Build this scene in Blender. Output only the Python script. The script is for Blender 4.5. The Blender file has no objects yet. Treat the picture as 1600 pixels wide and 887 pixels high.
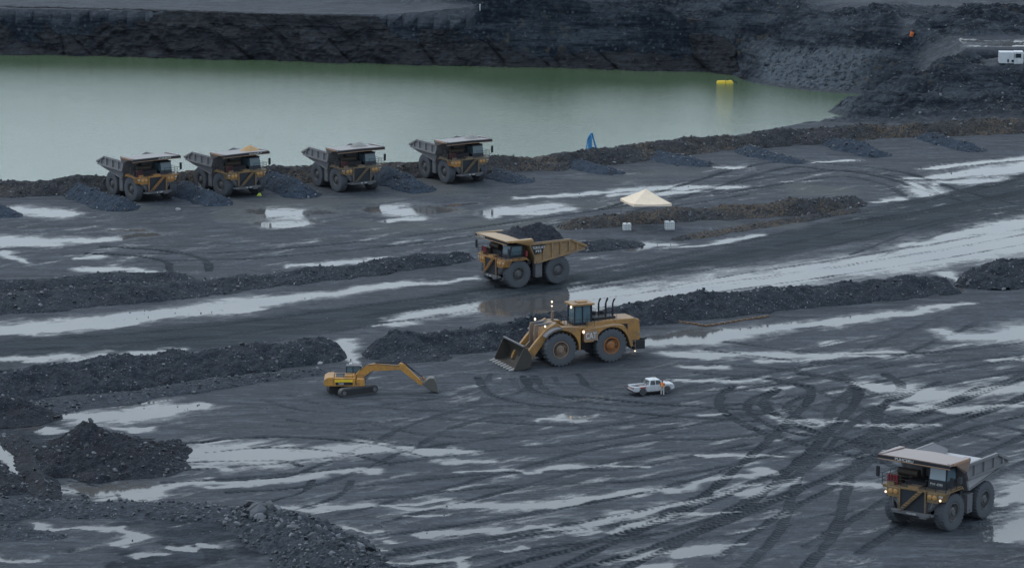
import bpy, math, random
import numpy as np
from mathutils import Vector, Matrix
random.seed(7); RNG = np.random.default_rng(7)
S = bpy.context.scene; COL = S.collection
R = math.radians
# ------------------------------------------------------------------ camera
F, CX, CY, TH = 5600.0, 800.0, 443.5, R(11.0)
CH = 88.4
FW = np.array([0, math.cos(TH), -math.sin(TH)]); UP = np.array([0, math.sin(TH), math.cos(TH)])
def P(px, py, z=0.0):
    d = FW + np.array([1, 0, 0])*(px-CX)/F - UP*(py-CY)/F
    t = (z-CH)/d[2]
    return Vector((d[0]*t, d[1]*t, z))
def proj(x, y, z):
    zc = y*FW[1] + (z-CH)*FW[2]; v = y*UP[1] + (z-CH)*UP[2]
    return CX + F*x/zc, CY - F*v/zc
cam = bpy.data.cameras.new('camera'); co = bpy.data.objects.new('camera', cam); COL.objects.link(co)
cam.sensor_width = 36; cam.lens = F/1600*36; cam.clip_end = 20000; cam.clip_start = 1
co.location = (0, 0, CH); co.rotation_euler = (R(90)-TH, 0, 0); S.camera = co
# ------------------------------------------------------------------ noise
def _h(ix, iy, seed):
    n = (ix.astype(np.int64)*374761393 + iy.astype(np.int64)*668265263 + seed*1274126177) & 0xffffffff
    n = ((n ^ (n >> 13))*1274126177) & 0xffffffff
    return ((n ^ (n >> 16)) & 0xffff)/65535.0
def vnoise(x, y, seed=0):
    ix = np.floor(x); iy = np.floor(y); fx = x-ix; fy = y-iy
    fx = fx*fx*fx*(fx*(fx*6-15)+10); fy = fy*fy*fy*(fy*(fy*6-15)+10)
    a = _h(ix, iy, seed); b = _h(ix+1, iy, seed); c = _h(ix, iy+1, seed); d = _h(ix+1, iy+1, seed)
    return (a+(b-a)*fx)*(1-fy) + (c+(d-c)*fx)*fy
def fbm(x, y, o=4, seed=0, g=0.5):
    s = 0; a = 1; t = 0
    for i in range(o):
        s = s + a*vnoise(x, y, seed+i*17); t += a; a *= g
        x, y = (x*0.8-y*0.6)*2.03+11.3, (x*0.6+y*0.8)*2.03+5.7
    return s/t
def cell(x, y, seed=0):                      # worley: lumps (1 at the centres)
    ix = np.floor(x); iy = np.floor(y); best = np.full(x.shape, 9.0)
    for dx in (-1, 0, 1):
        for dy in (-1, 0, 1):
            cx = ix+dx; cy = iy+dy
            px = cx+_h(cx, cy, seed); py = cy+_h(cx, cy, seed+5)
            best = np.minimum(best, (x-px)**2+(y-py)**2)
    return 1-np.clip(np.sqrt(best), 0, 1)
def sstep(a, b, x):
    t = np.clip((x-a)/(b-a), 0, 1); return t*t*(3-2*t)
# ------------------------------------------------------------------ node helpers
def newmat(name):
    m = bpy.data.materials.new(name); m.use_nodes = True; nt = m.node_tree
    return m, nt, nt.nodes['Principled BSDF']
class N:
    def __init__(s, nt): s.nt = nt
    def n(s, typ, **kw):
        nd = s.nt.nodes.new(typ)
        for k, v in kw.items(): setattr(nd, k, v)
        return nd
    def lk(s, a, b): s.nt.links.new(a, b)
    def math(s, op, a, b=None, clamp=False):
        nd = s.n('ShaderNodeMath', operation=op); nd.use_clamp = clamp
        for i, v in enumerate((a, b)):
            if v is None: continue
            if isinstance(v, (int, float)): nd.inputs[i].default_value = v
            else: s.lk(v, nd.inputs[i])
        return nd.outputs[0]
    def mix(s, f, a, b):
        nd = s.n('ShaderNodeMix', data_type='RGBA')
        for i, v in ((0, f), (6, a), (7, b)):
            if isinstance(v, (int, float)): nd.inputs[i].default_value = v
            elif isinstance(v, tuple): nd.inputs[i].default_value = (*v, 1) if len(v) == 3 else v
            else: s.lk(v, nd.inputs[i])
        return nd.outputs[2]
    def ss(s, v, a, b, o0=0.0, o1=1.0):
        nd = s.n('ShaderNodeMapRange', interpolation_type='SMOOTHSTEP')
        s.lk(v, nd.inputs[0]); nd.inputs[1].default_value = a; nd.inputs[2].default_value = b
        nd.inputs[3].default_value = o0; nd.inputs[4].default_value = o1
        return nd.outputs[0]
    def noise(s, vec, scale, detail=4, rough=.6, dist=0):
        nd = s.n('ShaderNodeTexNoise'); nd.inputs['Scale'].default_value = scale; nd.inputs['Detail'].default_value = detail
        nd.inputs['Roughness'].default_value = rough; nd.inputs['Distortion'].default_value = dist
        s.lk(vec, nd.inputs['Vector']); return nd.outputs['Fac']
    def vor(s, vec, scale, out='Distance'):
        nd = s.n('ShaderNodeTexVoronoi'); nd.inputs['Scale'].default_value = scale; s.lk(vec, nd.inputs['Vector']); return nd.outputs[out]
    def mapping(s, vec, rot=(0, 0, 0), sc=(1, 1, 1)):
        nd = s.n('ShaderNodeMapping'); nd.inputs['Rotation'].default_value = rot; nd.inputs['Scale'].default_value = sc
        s.lk(vec, nd.inputs['Vector']); return nd.outputs[0]
    def bump(s, h, strength, dist):
        nd = s.n('ShaderNodeBump'); nd.inputs['Strength'].default_value = strength; nd.inputs['Distance'].default_value = dist
        s.lk(h, nd.inputs['Height']); return nd.outputs[0]
def attr(n, name):
    nd = n.n('ShaderNodeAttribute'); nd.attribute_name = name; return nd.outputs['Fac']
# ---- rock / rubble material
def rockmat(name, base, light, speck=.8, tan=0.0, sc=2.2, bumps=.5):
    m, nt, b = newmat(name); n = N(nt)
    ob = n.n('ShaderNodeNewGeometry').outputs['Position']
    big = n.noise(ob, .12, 4); mid = n.noise(ob, 1.1, 5, .7)
    c = n.mix(n.ss(mid, .3, .72), tuple(v*.55 for v in base), tuple(v*1.45 for v in base))
    c = n.mix(n.ss(big, .35, .68, 0, .6), c, tuple(v*1.25 for v in base))
    sc *= 1.5; fn = n.noise(ob, 2.6, 6, .8)
    c = n.mix(n.ss(fn, .57, .70, 0, .7), c, tuple(v*3.0 for v in base)); c = n.mix(n.ss(fn, .46, .33, 0, .8), c, tuple(v*.25 for v in base))
    vc = n.n('ShaderNodeTexVoronoi'); vc.inputs['Scale'].default_value = sc; n.lk(ob, vc.inputs['Vector'])
    sx = n.n('ShaderNodeSeparateColor'); n.lk(vc.outputs['Color'], sx.inputs[0])
    msk = n.math('MULTIPLY', n.ss(sx.outputs[0], .70, .86), n.ss(vc.outputs['Distance'], .42, .12))
    msk = n.math('MULTIPLY', msk, n.ss(n.noise(ob, .30, 4, .7), .42, .60, .15, 1))
    c = n.mix(n.math('MULTIPLY', msk, speck), c, light)
    c = n.mix(n.ss(sx.outputs[1], .0, 1, 0, .35), c, tuple(v*.4 for v in base))
    if tan > 0:
        tm = n.math('MULTIPLY', n.ss(n.noise(ob, .09, 3), .45, .62), n.ss(sx.outputs[2], .3, .9))
        c = n.mix(n.math('MULTIPLY', tm, tan), c, (.105, .083, .058))
    n.lk(c, b.inputs['Base Color']); b.inputs['Roughness'].default_value = .85; b.inputs['Specular IOR Level'].default_value = .14
    hh = n.math('ADD', n.math('MULTIPLY', n.vor(ob, sc), -1.0), n.math('MULTIPLY', mid, .8))
    n.lk(n.bump(hh, bumps, .35), b.inputs['Normal'])
    return m
M_BERM = rockmat('berm_rock', (.030, .037, .048), (.24, .27, .31))
M_BERMT = rockmat('berm_rock_tan', (.036, .039, .045), (.22, .225, .23), tan=.8)
M_BLUE = rockmat('gravel_blue', (.032, .046, .068), (.20, .24, .29), sc=3.5, speck=.7)
M_MOUND = rockmat('dark_mound', (.024, .028, .036), (.17, .17, .18), speck=.6, sc=3)
M_RUB = rockmat('rubble', (.040, .049, .062), (.24, .27, .31), sc=1.8, speck=.8)
M_LOAD = rockmat('load_rock', (.026, .030, .040), (.13, .15, .18), sc=1.6)
def wallmat():
    m, nt, b = newmat('pit_wall_rock'); n = N(nt)
    ob = n.n('ShaderNodeNewGeometry').outputs['Position']
    st = n.mapping(ob, (R(3), 0, 0), (.16, .16, 1.3))
    s1 = n.noise(st, 1.0, 8, .75); s2 = n.noise(n.mapping(ob, (0, R(2), 0), (.35, .35, 3.2)), 1.0, 5, .7)
    blot = n.noise(ob, .13, 4)
    c = n.mix(n.ss(s1, .35, .7), (.006, .009, .016), (.036, .044, .056)); fb = n.noise(ob, .5, 7, .75)
    c = n.mix(n.ss(fb, .54, .7, 0, .8), c, (.052, .062, .076)); c = n.mix(n.ss(fb, .48, .36, 0, .85), c, (.004, .006, .011))
    c = n.mix(n.math('MULTIPLY', n.ss(s2, .58, .72), n.ss(blot, .46, .60, .05, .9)), c, (.085, .092, .10))
    vc = n.n('ShaderNodeTexVoronoi'); vc.inputs['Scale'].default_value = .9; n.lk(ob, vc.inputs['Vector'])
    sx = n.n('ShaderNodeSeparateColor'); n.lk(vc.outputs['Color'], sx.inputs[0])
    c = n.mix(n.math('MULTIPLY', n.ss(sx.outputs[0], .9, .99), n.ss(vc.outputs['Distance'], .35, .1, 0, .4)), c, (.10, .11, .12))
    n.lk(c, b.inputs['Base Color']); b.inputs['Roughness'].default_value = .8; b.inputs['Specular IOR Level'].default_value = .25
    n.lk(n.bump(n.math('ADD', s1, n.noise(ob, .9, 6, .7)), 1.0, 1.6), b.inputs['Normal'])
    return m
M_WALL = wallmat()
STREAK = R(38)
def groundmat():
    m, nt, b = newmat('wet_ground'); n = N(nt); out = nt.nodes['Material Output']
    ob = n.n('ShaderNodeNewGeometry').outputs['Position']
    wet, trk, road, rock, pale, trs = (attr(n, a) for a in ('wet', 'trk', 'road', 'rock', 'pale', 'trs'))
    stv = n.mapping(ob, (0, 0, -STREAK), (.07, .75, 1)); stv2 = n.mapping(ob, (0, 0, -STREAK-R(7)), (.16, 2.1, 1))
    st = n.noise(stv, 1.0, 5, .65); st2 = n.noise(stv2, 1.0, 4, .6)
    big = n.noise(ob, .05, 4, .6); mid = n.noise(ob, .45, 5, .65); fine = n.noise(ob, 3.2, 4, .7)
    c = n.mix(n.ss(mid, .3, .72), (.030, .035, .046), (.052, .058, .073))
    c = n.mix(n.ss(big, .38, .66, 0, .7), c, (.040, .042, .052))
    c = n.mix(n.ss(st, .50, .68, 0, .55), c, (.070, .080, .095))
    c = n.mix(n.ss(st2, .48, .36, 0, .6), c, (.021, .024, .031))
    m2 = n.noise(ob, 1.1, 6, .75)
    d1 = n.noise(n.mapping(ob, (0, 0, -STREAK-R(3)), (.09, .42, 1)), 1.0, 7, .72); d2 = n.noise(n.mapping(ob, (0, 0, -STREAK+R(14)), (.12, .5, 1)), 1.0, 6, .7)
    c = n.mix(n.ss(d1, .50, .38, 0, .85), c, (.018, .021, .029)); c = n.mix(n.ss(d2, .53, .66, 0, .8), c, (.085, .094, .110))
    c = n.mix(n.ss(m2, .55, .68, 0, .75), c, (.090, .098, .112)); c = n.mix(n.ss(m2, .46, .34, 0, .8), c, (.017, .020, .027))
    c = n.mix(n.ss(fine, .56, .74, 0, .5), c, (.085, .09, .105))
    c = n.mix(n.ss(fine, .44, .3, 0, .5), c, (.025, .028, .035))
    # haul road: smoother darker mud dragged along its length
    rd = n.mix(n.ss(st, .36, .64), (.020, .025, .030), (.038, .045, .052))
    rd = n.mix(n.ss(st2, .5, .72, 0, .6), rd, (.056, .064, .072))
    c = n.mix(n.math('MULTIPLY', road, .85), c, rd)
    c = n.mix(n.math('MULTIPLY', pale, .6), c, (.088, .084, .078))
    # rocky slopes
    vc = n.n('ShaderNodeTexVoronoi'); vc.inputs['Scale'].default_value = 1.1; n.lk(ob, vc.inputs['Vector'])
    sx = n.n('ShaderNodeSeparateColor'); n.lk(vc.outputs['Color'], sx.inputs[0])
    rc = n.mix(n.ss(n.noise(n.mapping(ob, (0, 0, R(35)), (.06, .16, .3)), 1.0, 6, .7), .40, .60), (.008, .011, .018), (.046, .053, .064))
    rc = n.mix(n.ss(n.noise(ob, .045, 4, .6), .50, .40, 0, .7), rc, (.010, .013, .019)); rc = n.mix(n.ss(mid, .45, .7, 0, .6), rc, (.04, .047, .06)); rc = n.mix(n.ss(m2, .56, .7, 0, .8), rc, (.085, .093, .105)); lay = n.noise(n.mapping(ob, (R(8), R(5), 0), (.12, .12, 1.6)), 1.0, 6, .7); rc = n.mix(n.ss(lay, .50, .40, 0, .75), rc, (.008, .010, .015)); rc = n.mix(n.ss(m2, .46, .34, 0, .8), rc, (.006, .008, .012))
    rc = n.mix(n.math('MULTIPLY', pale, n.ss(m2, .36, .56)), rc, (.088, .096, .11))
    rc = n.mix(n.math('MULTIPLY', n.ss(sx.outputs[0], .72, .95), n.ss(vc.outputs['Distance'], .45, .1, 0, .45)), rc, (.10, .11, .125))
    rc = n.mix(n.math('MULTIPLY', n.ss(sx.outputs[1], .8, .95), n.ss(big, .5, .62, 0, .4)), rc, (.085, .068, .050))
    c = n.mix(rock, c, rc)
    # tyre tracks, with tread chevrons
    bars = n.math('SINE', n.math('MULTIPLY', trs, 6.2832/.85))
    tm = n.math('MULTIPLY', trk, n.math('ADD', n.ss(bars, -.5, .6, .50, 1.0), n.math('MULTIPLY', n.math('SUBTRACT', fine, .5), .5)), True)
    c = n.mix(n.math('MULTIPLY', tm, .9), c, (.014, .017, .022))
    tr2 = n.math('MULTIPLY', n.ss(trk, .05, .3), n.ss(trk, .55, .3)); c = n.mix(n.math('MULTIPLY', tr2, .4), c, (.085, .092, .105))
    # pebbles
    vp = n.n('ShaderNodeTexVoronoi'); vp.inputs['Scale'].default_value = 1.7; n.lk(ob, vp.inputs['Vector'])
    sp = n.n('ShaderNodeSeparateColor'); n.lk(vp.outputs['Color'], sp.inputs[0])
    pm = n.math('MULTIPLY', n.ss(sp.outputs[0], .95, .98), n.ss(vp.outputs['Distance'], .22, .08, 0, .55))
    c = n.mix(pm, c, (.22, .23, .25))
    c = n.mix(1.0, c, c); hs = n.n('ShaderNodeMix', data_type='RGBA', blend_type='MULTIPLY'); hs.inputs[0].default_value = 1; n.lk(c, hs.inputs[6]); hs.inputs[7].default_value = (.86, .97, 1.02, 1); n.lk(hs.outputs[2], b.inputs['Base Color'])
    # damp film on flat ground: smoother where nearly wet
    w2 = n.math('ADD', wet, n.math('MULTIPLY', n.math('SUBTRACT', st2, .5), .9))
    w2 = n.math('ADD', w2, n.math('MULTIPLY', n.math('SUBTRACT', n.noise(ob, .9, 7, .8), .5), 1.9))
    w2 = n.math('SUBTRACT', w2, n.math('MULTIPLY', tm, 1.0))
    damp = n.ss(w2, -.9, .0)
    damp = n.math('MULTIPLY', damp, n.math('SUBTRACT', 1.0, rock))
    rg = n.math('SUBTRACT', .85, n.math('MULTIPLY', damp, .38)); n.lk(rg, b.inputs['Roughness'])
    n.lk(n.math('SUBTRACT', .36, n.math('MAXIMUM', n.math('MULTIPLY', rock, .28), n.math('MAXIMUM', n.math('MULTIPLY', tm, .30), n.math('MULTIPLY', road, .22)))), b.inputs['Specular IOR Level'])
    hh = n.math('ADD', n.math('MULTIPLY', mid, .6), n.math('MULTIPLY', fine, .3))
    hh = n.math('ADD', hh, n.math('MULTIPLY', st2, .6))
    hh = n.math('SUBTRACT', hh, n.math('MULTIPLY', tm, .6))
    hh = n.math('ADD', hh, n.math('MULTIPLY', n.math('MULTIPLY', rock, vc.outputs['Distance']), -2.5))
    gt = n.noise(ob, 1.8, 5, .85); hh = n.math('ADD', hh, n.math('MULTIPLY', gt, 1.2)); n.lk(n.bump(hh, .6, .25), b.inputs['Normal'])
    # standing water
    wb = n.n('ShaderNodeBsdfPrincipled'); wb.inputs['Base Color'].default_value = (.075, .078, .084, 1)
    wb.inputs['Roughness'].default_value = .06; wb.inputs['IOR'].default_value = 1.46
    cz = n.n('ShaderNodeCombineXYZ'); cz.inputs[2].default_value = 1
    wcol = n.mix(n.ss(big, .4, .6), (.060, .062, .068), (.085, .084, .082)); n.lk(wcol, wb.inputs['Base Color'])
    n.lk(n.bump(n.noise(ob, 4.0, 3), .02, .02), wb.inputs['Normal'])
    mk = n.math('MAXIMUM', n.math('MULTIPLY', n.ss(w2, -.35, .22), .38), n.math('MULTIPLY', n.ss(w2, .08, .42), .93))
    ms = n.n('ShaderNodeMixShader'); n.lk(mk, ms.inputs[0]); n.lk(b.outputs[0], ms.inputs[1]); n.lk(wb.outputs[0], ms.inputs[2])
    n.lk(ms.outputs[0], out.inputs[0])
    return m
M_GROUND = groundmat()
def lakemat():
    m, nt, b = newmat('lake_water'); n = N(nt)
    ob = n.n('ShaderNodeNewGeometry').outputs['Position']
    c = n.mix(n.ss(n.noise(ob, .02, 3), .35, .65), (.058, .100, .050), (.076, .118, .068))
    n.lk(c, b.inputs['Base Color']); b.inputs['Roughness'].default_value = .045; b.inputs['IOR'].default_value = 5.0
    h = n.math('ADD', n.noise(n.mapping(ob, (0, 0, R(10)), (.7, 1.2, 1)), 1.0, 6, .75), n.math('MULTIPLY', n.noise(ob, 2.2, 3, .7), .45))
    n.lk(n.bump(h, .45, .17), b.inputs['Normal'])
    return m
M_LAKE = lakemat()
# ------------------------------------------------------------------ mesh helpers
def tag(o, label=None, cat=None, group=None, kind=None):
    if label: o['label'] = label
    if cat: o['category'] = cat
    if group: o['group'] = group
    if kind: o['kind'] = kind
    return o
def npmesh(name, V, Fq, mat, smooth=True, attrs=None):
    me = bpy.data.meshes.new(name); V = np.asarray(V, np.float32); Fq = np.asarray(Fq, np.int32)
    me.vertices.add(len(V)); me.vertices.foreach_set('co', V.ravel())
    k = Fq.shape[1]; me.loops.add(Fq.size); me.polygons.add(len(Fq))
    me.loops.foreach_set('vertex_index', Fq.ravel())
    me.polygons.foreach_set('loop_start', np.arange(0, Fq.size, k, dtype=np.int32))
    me.polygons.foreach_set('loop_total', np.full(len(Fq), k, np.int32))
    me.polygons.foreach_set('use_smooth', np.full(len(Fq), smooth))
    me.update(calc_edges=True)
    if attrs:
        for kk, a in attrs.items():
            at = me.attributes.new(kk, 'FLOAT', 'POINT'); at.data.foreach_set('value', np.asarray(a, np.float32))
    me.materials.append(mat)
    o = bpy.data.objects.new(name, me); COL.objects.link(o); return o
def gridfaces(nr, nc):
    i = np.arange((nr-1)*(nc-1)); r = i//(nc-1); c = i % (nc-1); a = r*nc+c
    return np.stack([a, a+1, a+nc+1, a+nc], 1)
def lininterp(pts, u): a = np.array(pts, float); return np.interp(u, a[:, 0], a[:, 1])
# ------------------------------------------------------------------ terrain
WZ = -2.5
far_shore = [(-1500, 68), (-300, 81), (0, 88), (300, 94), (600, 103), (900, 110), (1100, 116), (1175, 130), (1260, 142), (1380, 150),
             (1350, 161), (1292, 175), (1315, 181), (1375, 187)]
near_shore = [(1352, 193), (1240, 212), (1150, 232), (1040, 250), (920, 266), (780, 279), (600, 288), (430, 295), (150, 311), (0, 316), (-300, 326), (-1500, 360)]
LP = np.array([P(x, y, WZ)[:2] for x, y in far_shore+near_shore])
def sdist(x, y, poly):
    d = np.full(x.shape, 1e9); ins = np.zeros(x.shape, bool); n = len(poly)
    for i in range(n):
        ax, ay = poly[i]; bx, by = poly[(i+1) % n]; ex, ey = bx-ax, by-ay
        t = np.clip(((x-ax)*ex+(y-ay)*ey)/(ex*ex+ey*ey), 0, 1)
        d = np.minimum(d, (x-ax-t*ex)**2+(y-ay-t*ey)**2)
        cr = ((ay > y) != (by > y)) & (x < (bx-ax)*(y-ay)/(by-ay+1e-12)+ax); ins ^= cr
    d = np.sqrt(d); return np.where(ins, -d, d)
CTRL = [(x, y, 0) for x in range(-200, 1900, 300) for y in (235, 300, 420, 620)] + [
 (-800, 0, 6), (-300, 0, 6), (0, 0, 6), (200, 5, 6), (400, 10, 6), (600, 12, 6), (800, 16, 6), (950, 22, 6.2), (1090, 26, 6.8), (1200, 26, 7), (1300, 30, 7),
 (0, -60, 6.5), (400, -50, 7), (700, -20, 9), (850, -10, 12), (1000, -5, 13), (1200, -10, 12), (1350, 0, 9), (1600, -10, 8),
 (-800, -150, 9), (0, -150, 10), (800, -150, 22), (1600, -150, 12), (2300, -60, 12),
 (1400, 30, 9.6), (1370, 38, 8.5), (1450, 38, 7.2), (1510, 40, 8.6), (1570, 32, 8.8), (1620, 30, 9), (1450, 24, 6.9), (1560, 18, 7), (1600, 12, 7),
 (1350, 68, 7.4), (1420, 55, 8.8), (1395, 60, 8.6), (1460, 66, 7.0), (1500, 68, 6.9), (1560, 70, 6.6), (1620, 68, 6.6), (1480, 54, 6.9), (1600, 50, 7),
 (1500, 84, 6.6), (1560, 88, 5.6), (1600, 96, 5.2), (1640, 96, 5.4), (1560, 108, 4.6), (1480, 110, 5.6), (1430, 105, 5.6),
 (1500, 140, 2.6), (1560, 145, 2.2), (1640, 140, 2.4), (1440, 150, 1.6), (1390, 165, .4), (1500, 172, .8), (1600, 172, .9), (1400, 192, .0), (1500, 200, 0), (1600, 200, 0), (1700, 200, 0),
 (1300, 200, 0), (1250, 90, 4.0), (1300, 80, 6.4), (1320, 110, 4.5), (2000, 120, 6), (2000, 60, 9)]
CW = np.array([[*P(a, b, c)[:2], c] for a, b, c in CTRL])
def capf(x, y):
    num = 0; den = 0
    for cx, cy, cz in CW:
        w = 1/(((x-cx)**2+(y-cy)**2)+9.0)**2; num = num+w*cz; den = den+w
    return num/den
def height(x, y, detail=True):
    u, v = proj(x, y, 0)
    sd = sdist(x, y, LP); cap = capf(x, y)
    near = sstep(180, 200, v)*1.0
    wallz = (1-sstep(1120, 1190, u))*(1-near)
    rise = np.where(sd > 0, (sd*(.62*(1-near)+1.1*near))*(1-wallz) + wallz*(np.maximum(sd-4.5, 0)*3.8-2.5), 0)
    rise = np.minimum(rise, cap-WZ)
    H = np.where(sd > 0, WZ+rise, WZ-np.minimum(-sd*.8, 4)-2.5*wallz)
    rocky = (1-near)*np.clip(sd, 0, 1)
    uc, vc = proj(x, y, cap)
    # flat benches (left of frame, and the wet plateau on the right)
    bench = sstep(-3, 3, vc-np.interp(uc, [-2000, 450, 600, 720, 900, 1000, 1100], [-150, -70, -12, 6, 18, 27, 60]))*(sd > 7)*(1-sstep(1000, 1100, uc))
    plat = sstep(1425, 1455, uc)*sstep(53, 58, vc)*(1-sstep(76, 82, vc)) + sstep(1220, 1340, uc)*(1-sstep(14, 24, vc)) + sstep(1395, 1420, uc)*(1-sstep(1480, 1500, uc))*sstep(20, 26, vc)*(1-sstep(33, 37, vc)) + sstep(1520, 1560, uc)*sstep(84, 90, vc)*(1-sstep(100, 106, vc))
    plat = np.clip(plat, 0, 1)
    rocky = rocky*(1-np.clip(bench+plat, 0, .97))
    if detail:
        n1 = fbm(x/7, y/7, 4, 3)-.5; n2 = 1-np.abs(2*fbm(x/3.2, y/3.2, 4, 9)-1); lump = cell(x/1.3, y/1.3, 4)
        H = H + rocky*((fbm(x/19+y/60, y/26, 3, 47)-.5)*6*np.clip(sd/14, 0, 1)+n1*3.2+(n2-.7)*1.5+lump*.4+(fbm(x/1.2, y/1.2, 3, 44)-.5)*.7)*np.clip(sd/4, .12, 1)
        flatn = (fbm(x/2.5, y/2.5, 4, 21)-.5)*.10 + (fbm(x/.8, y/.8, 2, 31)-.5)*.03
        H = H + (1-rocky)*np.where(sd > 0, flatn, 0)
    return H, sd, rocky, near
def groundz(x, y):
    return float(height(np.array([float(x)]), np.array([float(y)]))[0][0])
def hit(px, py):                                # where the ray through a photo pixel meets the terrain
    zs = np.arange(13, -3, -.05); pts = np.array([P(px, py, z) for z in zs])
    H = height(pts[:, 0], pts[:, 1])[0]; k = np.argmax(H >= zs)
    return Vector((pts[k, 0], pts[k, 1], H[k]))
us = np.concatenate([np.linspace(-5200, -70, 46)[:-1], np.linspace(-70, 1670, 1180), np.linspace(1670, 6800, 46)[1:]])
vs = np.concatenate([np.linspace(3600, 930, 40)[:-1], np.linspace(930, 215, 660)[:-1], np.linspace(215, -25, 430)[:-1], -25-np.linspace(0, 1, 40)**1.6*585])
U, Vv = np.meshgrid(us, vs)
dz = FW[2]-UP[2]*(Vv-CY)/F; t = -CH/dz; X = (U-CX)/F*t; Y = (FW[1]-UP[1]*(Vv-CY)/F)*t
X = X.ravel(); Y = Y.ravel()
H, SD, ROCKY, NEAR = height(X, Y)
uu, vv = proj(X, Y, H)
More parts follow.
